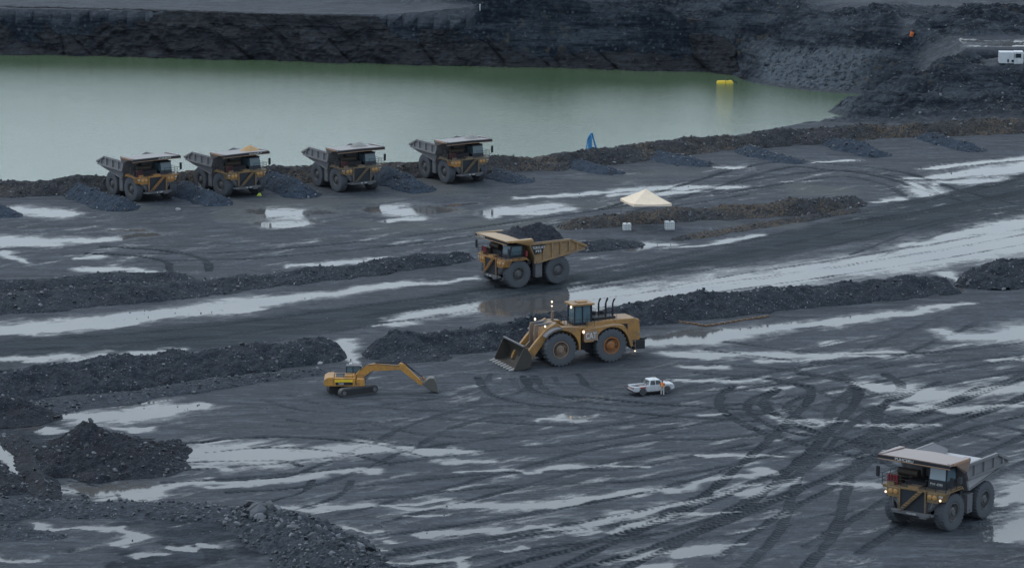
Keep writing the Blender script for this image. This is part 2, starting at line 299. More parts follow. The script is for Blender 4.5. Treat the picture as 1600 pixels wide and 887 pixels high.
# puddles: strokes (px, py, half height in px)
PUD = [
 [(30, 330, 5), (60, 333, 8), (105, 336, 7)], [(-40, 376, 7), (60, 376, 8), (130, 374, 5), (240, 366, 3)], [(-40, 384, 5), (90, 382, 5)], [(125, 423, 4), (170, 422, 5), (235, 424, 3)], [(110, 402, 2), (170, 401, 3)],
 [(10, 396, 2), (28, 408, 2)], [(170, 361, 2), (225, 360, 3)], [(412, 333, 8), (440, 336, 12), (500, 332, 7)], [(400, 350, 4), (480, 348, 4)], [(590, 326, 6), (620, 326, 11), (660, 330, 8)],
 [(600, 344, 3), (650, 340, 4)], [(765, 332, 5), (800, 328, 9), (860, 320, 5)], [(760, 340, 3), (880, 326, 3)], [(800, 308, 2), (960, 300, 3), (1000, 296, 4), (1140, 292, 3)], [(960, 306, 2), (1080, 300, 4)], [(455, 415, 2), (520, 411, 4), (600, 405, 3)],
 [(690, 322, 3), (740, 318, 3)], [(1128, 260, 3), (1175, 259, 3)], [(1280, 252, 2), (1330, 250, 2)],
 [(1420, 280, 3), (1500, 272, 7), (1620, 258, 7)], [(1470, 287, 3), (1520, 284, 5), (1570, 279, 3)], [(1440, 262, 2), (1620, 246, 3)], [(1432, 290, 5), (1465, 302, 6)], [(1380, 316, 2), (1415, 311, 3)],
 [(-60, 516, 8), (150, 502, 8), (300, 486, 11), (420, 468, 7), (600, 448, 4), (735, 434, 2)], [(-60, 523, 4), (200, 505, 5), (400, 480, 4)],
 [(1000, 390, 3), (1025, 382, 5), (1050, 380, 3)], [(1060, 386, 2), (1180, 366, 3)],
 [(625, 498, 3), (680, 486, 9), (745, 478, 12), (830, 477, 20), (900, 472, 22), (1000, 461, 20), (1100, 448, 19), (1300, 422, 17), (1480, 394, 19), (1600, 374, 21), (1700, 352, 22)],
 [(1478, 428, 5), (1494, 440, 2), (1500, 452, 1.5)], [(1420, 385, 5), (1600, 345, 8), (1700, 335, 8)], [(-60, 562, 3), (120, 556, 5), (300, 548, 3)], [(538, 530, 4), (550, 543, 4), (556, 556, 4), (568, 562, 1)], [(580, 508, 2), (640, 502, 4)],
 [(1010, 530, 10), (1100, 525, 13), (1200, 513, 7), (1330, 499, 6), (1420, 489, 5), (1510, 474, 3)], [(1470, 518, 6), (1530, 524, 12), (1620, 520, 17), (1700, 515, 17)],
 [(1060, 553, 4), (1150, 550, 6), (1300, 555, 5), (1420, 545, 4)], [(1050, 569, 3), (1105, 569, 4)], [(1180, 562, 3), (1380, 557, 4)], [(1050, 596, 2), (1110, 593, 3), (1190, 590, 3)],
 [(1350, 600, 5), (1400, 608, 10), (1460, 616, 14), (1530, 612, 10), (1640, 596, 8)], [(1400, 636, 4), (1480, 640, 7), (1580, 634, 4)], [(1560, 560, 3), (1660, 556, 7)], [(1200, 608, 4), (1225, 607, 4)], [(1230, 648, 3), (1262, 657, 5)],
 [(1275, 664, 3), (1300, 655, 4)], [(1335, 668, 3), (1390, 670, 5), (1450, 666, 3)], [(820, 656, 2), (855, 652, 4), (892, 654, 3)], [(1330, 598, 4), (1350, 604, 4)],
 [(120, 648, 6), (160, 652, 13), (230, 646, 15), (300, 638, 7), (325, 637, 3)], [(180, 668, 3), (235, 668, 3)], [(30, 668, 4), (55, 664, 6), (78, 672, 6)], [(85, 764, 6), (150, 758, 12), (215, 766, 13), (250, 772, 6)], [(215, 776, 4), (300, 757, 5), (420, 748, 3)],
 [(268, 712, 10), (320, 708, 17), (400, 711, 16), (480, 707, 11), (560, 704, 8), (740, 703, 5)], [(280, 727, 4), (340, 731, 4)], [(-20, 680, 4), (8, 705, 4), (28, 738, 3.5), (48, 776, 3)], [(340, 762, 3), (480, 742, 6), (580, 738, 3)],
 [(420, 790, 3), (480, 794, 7), (580, 792, 5), (700, 780, 3)], [(725, 734, 2), (800, 733, 5), (900, 730, 4), (1005, 731, 2)], [(560, 790, 3), (650, 797, 6), (740, 788, 10), (860, 788, 10), (940, 776, 6), (1060, 762, 5), (1200, 738, 3)],
 [(660, 838, 5), (760, 832, 7), (900, 820, 7), (1000, 800, 8), (1080, 785, 6), (1160, 757, 4)], [(960, 826, 4), (1020, 812, 6), (1060, 808, 5), (1170, 796, 3)], [(940, 872, 7), (1000, 866, 10), (1080, 858, 10), (1148, 850, 4)], [(930, 890, 6), (1040, 885, 6)],
 [(1308, 755, 3), (1340, 755, 6), (1385, 757, 3)], [(1120, 765, 3), (1185, 768, 9), (1230, 748, 5)], [(700, 717, 3), (760, 717, 4)], [(1080, 716, 2), (1160, 714, 4), (1250, 715, 2)], [(1390, 810, 0)], [(540, 826, 4), (600, 828, 3)],
 [(1560, 838, 4), (1620, 820, 22), (1680, 800, 30)], [(1588, 780, 12), (1640, 760, 20), (1700, 740, 25)], [(1555, 790, 3), (1600, 770, 8)], [(640, 812, 2), (700, 808, 3)], [(40, 808, 2), (80, 806, 4)], [(60, 820, 2), (200, 836, 4), (170, 852, 3)], [(210, 868, 3), (250, 860, 6)], [(330, 846, 3), (352, 848, 5)], [(265, 847, 3), (320, 851, 3)],
 [(0, 865, 3), (50, 872, 4)], [(1450, 60, 3), (1490, 61, 4.5), (1540, 64, 3.5)], [(1525, 72, 3), (1570, 71, 6), (1640, 68, 6)], [(1420, 27, 2), (1450, 31, 4), (1475, 33, 2)], [(1480, 46, 1), (1510, 45, 2)], [(1565, 20, 2), (1610, 14, 3)], [(1590, 46, 3), (1640, 46, 3)],
 [(560, 852, 3), (575, 858, 4)], [(600, 846, 3), (612, 850, 3)], [(575, 880, 4), (640, 878, 5), (690, 872, 5), (720, 884, 4)], [(750, 858, 2), (790, 852, 3)], [(1100, 650, 2), (1160, 648, 2)]]
wetf = np.full(X.shape, -1.0)
u0_, v0_ = uu, vv
uu = uu+((fbm(X/9, Y/9, 4, 171)-.5)*55+(fbm(X/2.2, Y/2.2, 3, 172)-.5)*16)*(vv/600+.3); vv = vv+((fbm(X/8, Y/8, 4, 173)-.5)*13+(fbm(X/2, Y/2, 3, 174)-.5)*5)*(v0_/600+.25)
K = 4.5
nd = (fbm(X/3.0, Y/3.0, 3, 71)-.5)
for st in PUD:
    a = np.array(st, float)
    if len(a) < 2: continue
    m = a[:, 2].max()
    sel = np.where((uu > a[:, 0].min()-m*K*2-5) & (uu < a[:, 0].max()+m*K*2+5) & (vv > a[:, 1].min()-2*m-2) & (vv < a[:, 1].max()+2*m+2))[0]
    if not len(sel): continue
    pu = uu[sel]/K; pv = vv[sel]
    for i in range(len(a)-1):
        ax, ay, ah = a[i]; bx, by, bh = a[i+1]; ax /= K; bx /= K; ex, ey = bx-ax, by-ay
        tt = np.clip(((pu-ax)*ex+(pv-ay)*ey)/(ex*ex+ey*ey+1e-9), 0, 1)
        d = np.hypot(pu-ax-tt*ex, pv-ay-tt*ey); hw = (ah+(bh-ah)*tt)*(.72 if a[:, 1].mean() > 725 and a[:, 0].mean() > 520 else 1)
        wetf[sel] = np.maximum(wetf[sel], np.clip(1.15-1.15*d/np.maximum(hw, .5), -1, 1))
uu, vv = u0_, v0_
xs_ = (X*math.cos(STREAK)+Y*math.sin(STREAK)); ys_ = (-X*math.sin(STREAK)+Y*math.cos(STREAK))
brk = (fbm(xs_/7, ys_/.9, 4, 181, .6)-.47)*1.0+(fbm(xs_/3, ys_/3, 4, 182)-.5)*.7
wetf = np.where(wetf > -.99, wetf-.10+brk*np.where(vv > 560, 1.5, .8)*np.clip(1.3-wetf, .4, 1.3), wetf)
# scattered small puddles on the open pads
ca, sa = math.cos(STREAK), math.sin(STREAK)
xs_ = (X*ca+Y*sa); ys_ = (-X*sa+Y*ca)
sp = fbm(xs_/6, ys_/1.5, 5, 51, .6)
dens = np.zeros(X.shape)
def region(u0, u1, v0, v1, k, fu=120, fv=25):
    global dens
    dens = np.maximum(dens, k*sstep(u0-fu, u0+fu, uu)*(1-sstep(u1-fu, u1+fu, uu))*sstep(v0-fv, v0+fv, vv)*(1-sstep(v1-fv, v1+fv, vv)))
region(550, 1750, 560, 1000, .8); region(-200, 550, 690, 1100, .55); region(1150, 1750, 520, 760, 1.0); region(-200, 1000, 330, 420, .65, 60, 12); region(560, 1250, 720, 900, 1.0)
region(900, 1750, 262, 325, .75, 60, 8); region(1300, 1800, 270, 345, .6, 60, 8)
small = (sp-.5)*4.6-1.55+dens*.55
small = np.where(dens > .03, small, -1)
wetf = np.maximum(wetf, np.clip(small, -1, .6)); wetf = np.clip(wetf, -1, 1)
# road
rup = [(-400, 558), (0, 530), (300, 507), (600, 470), (740, 450), (900, 430), (1100, 398), (1300, 345), (1600, 275), (2000, 200)]
rlo = [(-400, 610), (0, 572), (300, 548), (600, 506), (740, 468), (900, 450), (1100, 420), (1300, 382), (1600, 338), (2000, 280)]
ru = lininterp(rup, uu)+nd*10; rl = lininterp(rlo, uu)+nd*12
road = sstep(-5, 5, vv-ru)*(1-sstep(-5, 5, vv-rl))
pale = sstep(255, 275, vv)*(1-sstep(345, 380, vv))*sstep(100, 250, uu)*(1-sstep(1300, 1400, uu))*.8*sstep(.4, .6, fbm(X/12, Y/12, 3, 61))
# tracks: (list of pixel points), twin-tyre offset m, tyre width m, strength
TR = [
 ([(900, 478), (1100, 452), (1300, 424), (1500, 392), (1700, 355)], 2.4, .7, .75), ([(980, 470), (1150, 436), (1350, 405), (1550, 372)], 2.2, .6, .6),
 ([(1650, 590), (1450, 660), (1250, 745), (1050, 830), (900, 900)], 2.6, 1.2, .9), ([(1500, 600), (1380, 655), (1300, 735), (1180, 800), (1080, 870)], 2.6, 1.1, .8), ([(1140, 640), (1220, 640), (1330, 670), (1450, 735), (1500, 760)], 2.6, 1.1, .7), ([(820, 600), (790, 625), (830, 650), (950, 655), (1100, 640)], 2.5, 1.0, .4), ([(300, 700), (430, 690), (560, 700), (640, 720)], 2.4, .9, .8), ([(350, 760), (460, 752), (520, 735), (600, 700)], 2.4, .9, .7), ([(560, 812), (760, 760), (1000, 700), (1180, 690), (1400, 640)], 2.6, 1.0, .6), ([(870, 585), (900, 612), (1010, 625), (1150, 600), (1400, 560)], 2.5, 1.0, .6), ([(1100, 575), (1250, 590), (1400, 640), (1580, 680)], 2.6, 1.1, .6),
 ([(783, 588), (800, 612), (850, 624), (930, 630), (1040, 640), (1200, 650)], 2.6, 1.0, .8), ([(835, 590), (850, 606), (930, 622), (1000, 618), (1060, 612)], 2.4, 1.0, .45), ([(600, 640), (700, 628), (780, 610), (800, 585)], 2.4, .9, .5),
 ([(1180, 605), (1160, 622), (1168, 642), (1215, 668), (1290, 690), (1400, 715)], 2.5, 1.3, .95), ([(1235, 590), (1290, 598), (1304, 618), (1270, 660), (1200, 725), (1120, 790), (980, 850), (800, 900)], 2.6, 1.3, 1.0),
 ([(1240, 610), (1203, 628), (1205, 645), (1250, 668), (1300, 676)], 2.2, 1.0, .85), ([(1350, 585), (1372, 605), (1335, 640), (1330, 680), (1290, 740), (1262, 830), (1200, 900)], 2.6, 1.3, .75),
 ([(560, 670), (640, 685), (760, 692), (900, 682), (1100, 650), (1350, 610), (1650, 560)], 2.6, 1.0, .6), ([(500, 900), (800, 850), (1000, 826), (1180, 770), (1400, 690), (1650, 620)], 2.6, 1.2, .8), ([(600, 850), (850, 812), (1100, 760), (1300, 690), (1420, 640)], 2.6, 1.0, .7),
 ([(610, 700), (660, 672), (745, 645), (820, 640)], 2.4, 1.0, .6), ([(760, 640), (900, 690), (960, 700)], 2.4, 1.0, .3), ([(150, 390), (240, 396), (290, 408), (296, 424)], 2.6, 1.2, .9), ([(220, 402), (400, 397), (640, 375), (900, 340), (1150, 300)], 2.6, 1.0, .7),
 ([(960, 330), (1200, 262), (1300, 262), (1400, 275), (1480, 300), (1560, 320)], 2.6, 1.2, .8), ([(1100, 300), (1300, 272), (1400, 285), (1440, 305)], 2.6, 1.2, .7), ([(1300, 345), (1480, 315), (1700, 262)], 3.4, 3.0, .8), ([(760, 300), (640, 318), (560, 330), (440, 345)], 2.6, 1, .4),
 ([(-50, 545), (300, 520), (600, 482), (900, 438), (1150, 390), (1350, 345)], 2.7, 1.8, .6), ([(-50, 560), (300, 540), (600, 497), (900, 446), (1200, 395), (1500, 330)], 2.7, 1.6, .5), ([(1350, 400), (1500, 350), (1700, 325)], 2.0, .8, .5),
 ([(440, 660), (520, 668), (640, 660)], 1.6, .6, .6), ([(430, 620), (480, 634), (560, 640), (720, 650), (900, 660)], 1.8, .7, .55), ([(90, 755), (150, 768), (165, 785)], 1.6, .6, .8), ([(440, 790), (500, 772), (520, 750)], 2.0, .7, .8), ([(250, 745), (400, 735), (600, 715), (800, 690)], 2.4, .9, .65),
 ([(280, 722), (430, 719), (470, 727)], .0, .7, .8), ([(1650, 680), (1500, 745), (1400, 800), (1300, 860)], 2.6, 1.2, .6), ([(1700, 560), (1500, 640), (1350, 690)], 2.6, 1.1, .6), ([(1120, 540), (1300, 560), (1500, 555), (1700, 530)], 2.6, 1.1, .6), ([(1020, 600), (1200, 590), (1350, 560), (1500, 500)], 2.6, 1.0, .5),
 ([(900, 655), (1050, 668), (1250, 650), (1500, 690)], 2.6, 1.0, .45), ([(560, 770), (800, 748), (1000, 740), (1200, 700)], 2.6, 1.0, .6), ([(700, 880), (900, 840), (1100, 830), (1300, 790)], 2.6, 1.1, .5)]
def spline(pts, n=12):
    p = np.array(pts, float); q = np.vstack([2*p[0]-p[1], p, 2*p[-1]-p[-2]]); o = []
    for i in range(1, len(q)-2):
        for k in range(n):
            t_ = k/n; a, b_, c_, d_ = q[i-1], q[i], q[i+1], q[i+2]
            o.append(.5*((2*b_)+(-a+c_)*t_+(2*a-5*b_+4*c_-d_)*t_**2+(-a+3*b_-3*c_+d_)*t_**3))
    o.append(p[-1]); return np.array(o)
trk = np.zeros(X.shape); trs = np.zeros(X.shape)
wj = (fbm(X/2, Y/2, 2, 81)-.5)*.5
for pts, off, wd, k in TR:
    w = spline([P(a, b, 0)[:2] for a, b in pts], 8)
    tg = np.gradient(w, axis=0); tg /= np.linalg.norm(tg, axis=1)[:, None]+1e-9; nrm = np.stack([-tg[:, 1], tg[:, 0]], 1)
    for sgn in ((-1, 1) if off > 0 else (0,)):
        c_ = w+nrm*off*sgn; sl_ = np.r_[0, np.cumsum(np.hypot(*np.diff(c_, axis=0).T))]
        for i in range(len(c_)-1):
            ax, ay = c_[i]; bx, by = c_[i+1]; mm = wd+1
            sel = np.where((X > min(ax, bx)-mm) & (X < max(ax, bx)+mm) & (Y > min(ay, by)-mm) & (Y < max(ay, by)+mm))[0]
            if not len(sel): continue
            ex, ey = bx-ax, by-ay; px_ = X[sel]; py_ = Y[sel]
            tt = np.clip(((px_-ax)*ex+(py_-ay)*ey)/(ex*ex+ey*ey+1e-9), 0, 1)
            d = np.hypot(px_-ax-tt*ex, py_-ay-tt*ey)+wj[sel]
            val = k*(1-sstep(wd*.34, wd*.56, d)); up_ = val > trk[sel]; q_ = sel[up_]
            trk[q_] = val[up_]; trs[q_] = (sl_[i]+tt*(sl_[i+1]-sl_[i])+d*.8)[up_]
trk *= (.75+.9*(fbm(X/4, Y/4, 3, 91)-.25)).clip(0, 1.15); trk = trk.clip(0, 1)*(ROCKY < .3)
Hg = H.reshape(len(vs), len(us)); Yg = Y.reshape(len(vs), len(us)); gr = np.abs(np.gradient(Hg, axis=0)/(np.gradient(Yg, axis=0)+1e-6))
ker_ = np.ones(9)/9; gr = np.apply_along_axis(lambda q: np.convolve(q, ker_, 'same'), 0, gr)
wetf = np.where((ROCKY > .5) | ((NEAR < .5) & (gr.ravel() > .16)), -1, wetf)
wm = sstep(-.35, .05, wetf)
H = np.where((SD > 6) & (ROCKY < .3), H*(1-0) - 0, H)
flat0 = (NEAR > .5) & (SD > 8)
H = np.where(flat0, H*(1-wm) - trk*.16*(1-wm) + (trk > .02)*(trk < .35)*.05*(1-wm), H)
VV = np.stack([X, Y, H], 1); FQ = gridfaces(len(vs), len(us))
FQ = FQ[:, ::1]
wc = wetf[FQ].mean(1); rc_ = road[FQ].mean(1)
pale = np.maximum(pale, ROCKY*sstep(1180, 1200, uu)*(1-sstep(1330, 1400, uu+(vv-100)*.5))*sstep(66, 84, vv))
blot = sstep(.42, .62, fbm(X/5, Y/5, 4, 211))
ROCKY = np.maximum(ROCKY, .8*sstep(785, 800, vv)*(1-sstep(330, 520, uu-(vv-800)*.9))*blot)
ROCKY = np.maximum(ROCKY, .75*(1-sstep(60, 130, uu))*sstep(600, 640, vv)*(1-sstep(790, 800, vv)))
AT = dict(trs=trs, wet=wetf, trk=trk, road=road, rock=ROCKY, pale=pale)
def submesh(name, mask):
    f = FQ[mask]; idx, inv = np.unique(f, return_inverse=True); inv = inv.reshape(f.shape)
    return tag(npmesh(name, VV[idx], inv, M_GROUND, True, {k: v[idx] for k, v in AT.items()}), kind='structure')
pm = wc > .04; rm = (rc_ > .5) & ~pm
submesh('ground', ~pm & ~rm); submesh('haul_road', rm); submesh('puddle_water', pm)
# lake
lk = npmesh('lake', [(-700, 500, WZ), (200, 500, WZ), (200, 740, WZ), (-700, 740, WZ)], [(0, 1, 2, 3)], M_LAKE); tag(lk, kind='structure')
# ------------------------------------------------------------------ pit wall across the lake
def pitwall():
    base = [(-1500, 68), (-700, 76), (-300, 82), (0, 89), (300, 95), (600, 104), (900, 111), (1100, 117), (1180, 124), (1260, 118), (1330, 103)]
    top = [(-1500, -12), (-700, 1), (-300, 7), (0, 12), (200, 16), (400, 22), (560, 26), (760, 28), (900, 28), (1090, 31), (1180, 36), (1260, 39), (1330, 44)]
    su = np.concatenate([np.linspace(-1500, -70, 120)[:-1], np.linspace(-70, 1330, 1500)])
    nt_ = 64; V_ = []
    b0 = np.array([P(u, y, WZ-.6) for u, y in zip(su, lininterp(base, su))]); ztop = np.interp(su, [-1500, 950, 1090, 1330], [6, 6.1, 6.7, 6.9])
    t0 = np.array([P(u, y, z) for u, y, z in zip(su, lininterp(top, su), ztop)])
    s = np.cumsum(np.r_[0, np.hypot(*(np.diff(b0[:, :2], axis=0)).T)])
    for j in range(nt_):
        f = j/(nt_-7) if j < nt_-6 else 1.0
        q = b0+(t0-b0)*f
        q[:, 2] = b0[:, 2]+(t0[:, 2]-b0[:, 2])*min(1, f**.9)
        zz = q[:, 2]
        out = (fbm(s/14, zz/9, 4, 101)-.5)*4.2 + (1-np.abs(2*fbm(s/5+zz/7, zz/6, 3, 111)-1)-.6)*1.6
        out += (fbm(s/6, zz*.9+fbm(s/12, zz*0, 2, 5)*6, 4, 121)-.5)*1.1 - 1.6*(1-np.abs(2*fbm(s/8+zz*.12, zz/14, 3, 125)-1))**6 + (cell(s/1.2, zz/.7, 7)-.5)*.5
        out += .9*(1-f)**2*2
        out *= np.clip(1.15-f, .25, 1) if f > .75 else 1
        if j >= nt_-6:
            k = j-(nt_-7); q[:, 1] += k*.7; q[:, 2] = t0[:, 2]+.12+(fbm(s/2, zz*0+k, 3, 131)-.5)*.5-(k/6)**2*.5; out = out*.5
            out = (fbm(s/14, zz*0+6/9, 4, 101)-.5)*1.0
        q[:, 1] -= out; q[:, 2] += (fbm(s/1.1, zz*2, 2, 141)-.5)*.12
        V_.append(q)
    V_ = np.concatenate(V_)
    tag(npmesh('pit_wall', V_, gridfaces(nt_, len(su)), M_WALL), kind='structure')
pitwall()
# ------------------------------------------------------------------ berms and piles
ROCKPTS = []
def ridge(name, label, cat, pts, mat, seed=0, step=.28, rough=1.0, group=None, base=0.0, rocks=1.0, endr=1.0, sharp=1.2):
    """pts: (px, py of the centre line on the ground, height m, half width m)"""
    w = spline([(*P(a, b, base)[:2], h*(.86 if cat == 'berm' else 1), hw*(1.08 if cat == 'berm' else 1)) for a, b, h, hw in pts], 10)
    s = np.cumsum(np.r_[0, np.hypot(*(np.diff(w[:, :2], axis=0)).T)]); L = s[-1]
    ns = max(12, int(L/step)); ss = np.linspace(0, L, ns); c = np.stack([np.interp(ss, s, w[:, k]) for k in range(4)], 1)
    tg = np.gradient(c[:, :2], axis=0)
    kk = max(1, int(2.0/step)); ker = np.ones(2*kk+1)/(2*kk+1)
    tg = np.stack([np.convolve(np.pad(tg[:, k], kk, 'edge'), ker, 'valid') for k in (0, 1)], 1)
    tg /= np.linalg.norm(tg, axis=1)[:, None]; nrm = np.stack([-tg[:, 1], tg[:, 0]], 1)
    hwm = c[:, 3].max(); nt_ = max(9, int(2.4*hwm/step)); ts = np.linspace(-1.2, 1.2, nt_)
    endf = np.clip(np.minimum(ss, L-ss)/(c[:, 3]*endr+.01), 0, 1); endf = np.sin(endf*math.pi/2)
    X_ = c[:, 0][:, None]+nrm[:, 0][:, None]*ts*c[:, 3][:, None]*(.45+.55*endf[:, None]); Y_ = c[:, 1][:, None]+nrm[:, 1][:, None]*ts*c[:, 3][:, None]*(.45+.55*endf[:, None])
    wob = (fbm(X_/3.5, Y_/3.5, 4, seed+1)-.5)*.9
    r = np.clip(1-np.abs(ts[None, :])-wob*(np.abs(ts[None, :]) > .2), 0, 1)
    prof = 1-(1-r)**sharp
    Hh = c[:, 2][:, None]*prof*endf[:, None]*(.62+.76*fbm(X_/4.5, Y_/4.5, 4, seed+2))
    e = np.clip(r*3, 0, 1)*np.clip(endf[:, None]*3, 0, 1)
    Hh = Hh+rough*e*((cell(X_/.6, Y_/.6, seed)-.45)*.20+(fbm(X_/.5, Y_/.5, 2, seed+3)-.5)*.22+(fbm(X_/2.4, Y_/2.4, 2, seed+4)-.5)*.35)*np.clip(c[:, 2][:, None]/1.5, .3, 1.3)
    Hh = np.where(e <= .02, -.22, Hh)
    Z_ = base+Hh
    V_ = np.stack([X_.ravel(), Y_.ravel(), Z_.ravel()], 1)
    o = npmesh(name, V_, gridfaces(ns, nt_), mat, True)
    tag(o, label, cat, group)
    if rocks:
        ok = np.where((Hh.ravel() > .05))[0]; n = int(len(ok)*step*step*.95*rocks)
        for i in RNG.choice(ok, min(n, len(ok)), replace=False): ROCKPTS.append((*V_[i], .75+rough*.3))
    return o
# lakeside berm
cr = [(-700, 305), (-300, 296), (-60, 281), (0, 279), (150, 276), (290, 267), (430, 259), (600, 251), (780, 243), (920, 233), (1040, 218), (1180, 207), (1300, 198), (1400, 193), (1520, 188), (1720, 178)]
ridge('berm', 'long brownish rock berm between the green lake and the parked trucks', 'berm',
      [(x, y+23-(3 if x > 1000 else 0), 2.3, 3.6) for x, y in cr], M_BERMT, 3, step=.25, rough=1.1)
# middle berm, left and right of the loaded truck
ridge('berm', 'low dark gravel berm beside the haul road, left of the loaded truck', 'berm',
      [(-400, 500, 2.0, 5), (0, 478, 2.0, 5.2), (150, 466, 1.9, 5), (290, 456, 1.5, 4.2), (420, 440, 1.2, 3.4), (600, 420, 1.4, 3), (740, 403, 1.5, 2.6)], M_BERM, 13)
ridge('berm', 'upper dark gravel lip just behind the low berm at the left edge', 'berm',
      [(-300, 470, 1.4, 3), (0, 454, 1.3, 3), (160, 443, 1.4, 3), (260, 437, 1.3, 2.6), (300, 432, .6, 2)], M_BERM, 23)
ridge('berm', 'rocky speckled berm behind the cream canopy tent', 'berm',
      [(872, 358, 1.3, 2.4), (940, 351, 1.6, 3.0), (1060, 342, 1.9, 3.2), (1200, 335, 2.1, 3.4), (1290, 326, 1.9, 3.2), (1350, 316, .8, 2.2)], M_BERMT, 33)
ridge('berm', 'small dark mound of gravel beside the road under the cream canopy tent', 'berm',
      [(880, 392, 1.1, 2.2), (940, 387, 1.1, 2.4), (1005, 380, .5, 1.6)], M_BERM, 43)
ridge('berm', 'thin stony lip along the road edge right of the two white tanks', 'berm',
      [(1050, 376, .5, 1.4), (1150, 360, .7, 1.6), (1290, 338, .6, 1.5), (1340, 326, .3, 1)], M_BERMT, 53)
# near berm
ridge('berm', 'wide stony berm left of the water gap behind the excavator', 'berm',
      [(-300, 640, 3.0, 5), (0, 612, 3.0, 5.2), (150, 598, 2.9, 4.8), (300, 580, 2.8, 4.2), (420, 565, 2.6, 3.8), (500, 556, 2.5, 3.4), (542, 554, 1.6, 2.6)], M_BERM, 63, step=.22, endr=.6)
ridge('berm', 'low stony toe strip in front of the berm left of the excavator', 'berm',
      [(-60, 648, .9, 3.6), (120, 632, .7, 3.0), (300, 606, .7, 2.2), (420, 590, .6, 1.8), (510, 580, .5, 1.5)], M_RUB, 73, step=.2)
ridge('berm', 'long dark speckled berm between the haul road and the wheel loader', 'berm',
      [(566, 556, 1.8, 2.4), (640, 551, 2.5, 3.4), (720, 542, 2.6, 3.6), (800, 530, 2.6, 3.6), (1000, 501, 2.6, 3.6), (1200, 478, 2.5, 3.5), (1400, 459, 2.4, 3.4), (1490, 450, 2.0, 3.2)], M_BERM, 83, step=.22, endr=.6)
ridge('berm', 'short stony tongue at the berm foot left of the loader bucket', 'berm',
      [(590, 562, .7, 2), (650, 560, .9, 2.2), (706, 556, .5, 1.6)], M_BERM, 87, step=.22)
ridge('berm', 'dark berm at the right edge beyond the narrow water notch', 'berm',
      [(1498, 449, 1.8, 2.2), (1530, 444, 2.9, 3.8), (1600, 436, 3.0, 4.2), (1750, 420, 3, 4.4)], M_BERM, 93, step=.22)
# piles between the parking bays
PL = [('left edge of the picture, below the lake berm', -40, 322, 30, 340, .9), ('left of the first parked truck', 120, 305, 205, 330, 1.3), ('between the first and second parked trucks', 285, 300, 355, 322, 1.3), ('between the second and third parked trucks', 425, 287, 487, 310, 1.3),
      ('between the third and fourth parked trucks', 600, 278, 662, 302, 1.3), ('right of the fourth parked truck', 765, 270, 823, 289, 1.1), ('just right of the blue hoses', 895, 262, 975, 275, 1.1), ('further right, above the cream tent', 1030, 248, 1108, 264, 1.1),
      ('below the tip of the green lake', 1170, 240, 1255, 260, 1.0), ('below the spit on the right', 1312, 230, 1385, 248, 1.3), ('nearest the right edge of the lakeside berm', 1455, 222, 1535, 240, 1.2)]
for i, (w, x0, y0, x1, y1, h) in enumerate(PL):
    if i > 4: h *= .72; y0 -= 4; y1 -= 2; x0 -= 6
    ridge('gravel_pile', 'tongue of bluish gravel '+w, 'gravel pile', [(x0-8, y0-3, h*1.3, 2.6), ((x0+x1)/2, (y0+y1)/2+1, h*1.35, 2.9), (x1, y1, h*.9, 2.6)], M_BLUE, 200+i*7, step=.16, group='gravel piles between the parking bays', rocks=1.3)
# left foreground mounds
ridge('earth_mound', 'big dark conical mound of fine spoil between two puddles on the left', 'mound',
      [(60, 702, 1.2, 4.5), (100, 708, 2.9, 7.8), (140, 715, 3.3, 8.8), (178, 722, 3.0, 8.8), (235, 732, 1.9, 7), (285, 738, .6, 4)], M_MOUND, 301, step=.16, rough=1.4, rocks=1.0, endr=.9, sharp=1.1)
ridge('earth_mound', 'low dark bank at the left edge above the big conical mound', 'mound', [(-120, 652, 2.2, 6), (-20, 650, 2.2, 5.5), (40, 652, 1.6, 4), (100, 650, .6, 2.6)], M_MOUND, 311, step=.2)
ridge('earth_mound', 'low spoil strip between the water channel and the conical mound', 'mound', [(15, 680, .6, 1.5), (45, 715, .8, 1.8), (70, 765, .7, 1.7), (78, 785, .3, 1.5)], M_MOUND, 321, step=.2)
ridge('earth_mound', 'dark spoil bank left of the water channel at the left edge', 'mound', [(-60, 720, 1.6, 4), (-12, 745, 1.5, 2.6), (15, 775, 1.0, 2.0)], M_MOUND, 331, step=.2)
ridge('rubble_ridge', 'broken rubble ridge running down to the bottom edge left of centre', 'rubble', [(350, 800, .5, 3), (400, 808, 1.1, 3.6), (445, 832, 1.5, 4.6), (490, 860, 1.6, 5.0), (540, 893, 1.6, 5.2), (600, 935, 1.6, 5.2)], M_RUB, 341, step=.13, rough=2.0, rocks=2.0)
ridge('rubble_ridge', 'low band of dark rubble crossing the lower left below the conical mound', 'rubble', [(-60, 796, 1.2, 4), (60, 797, .9, 3.2), (180, 796, .7, 3.0), (300, 800, .7, 3.2), (400, 806, .8, 3)], M_RUB, 351, step=.16, rough=1.2, rocks=1.5)
ridge('rubble_ridge', 'dark rubble strip in the bottom left corner', 'rubble', [(-60, 832, .6, 3), (60, 838, .5, 2), (110, 842, .3, 1.4)], M_RUB, 361, step=.16, rocks=1)
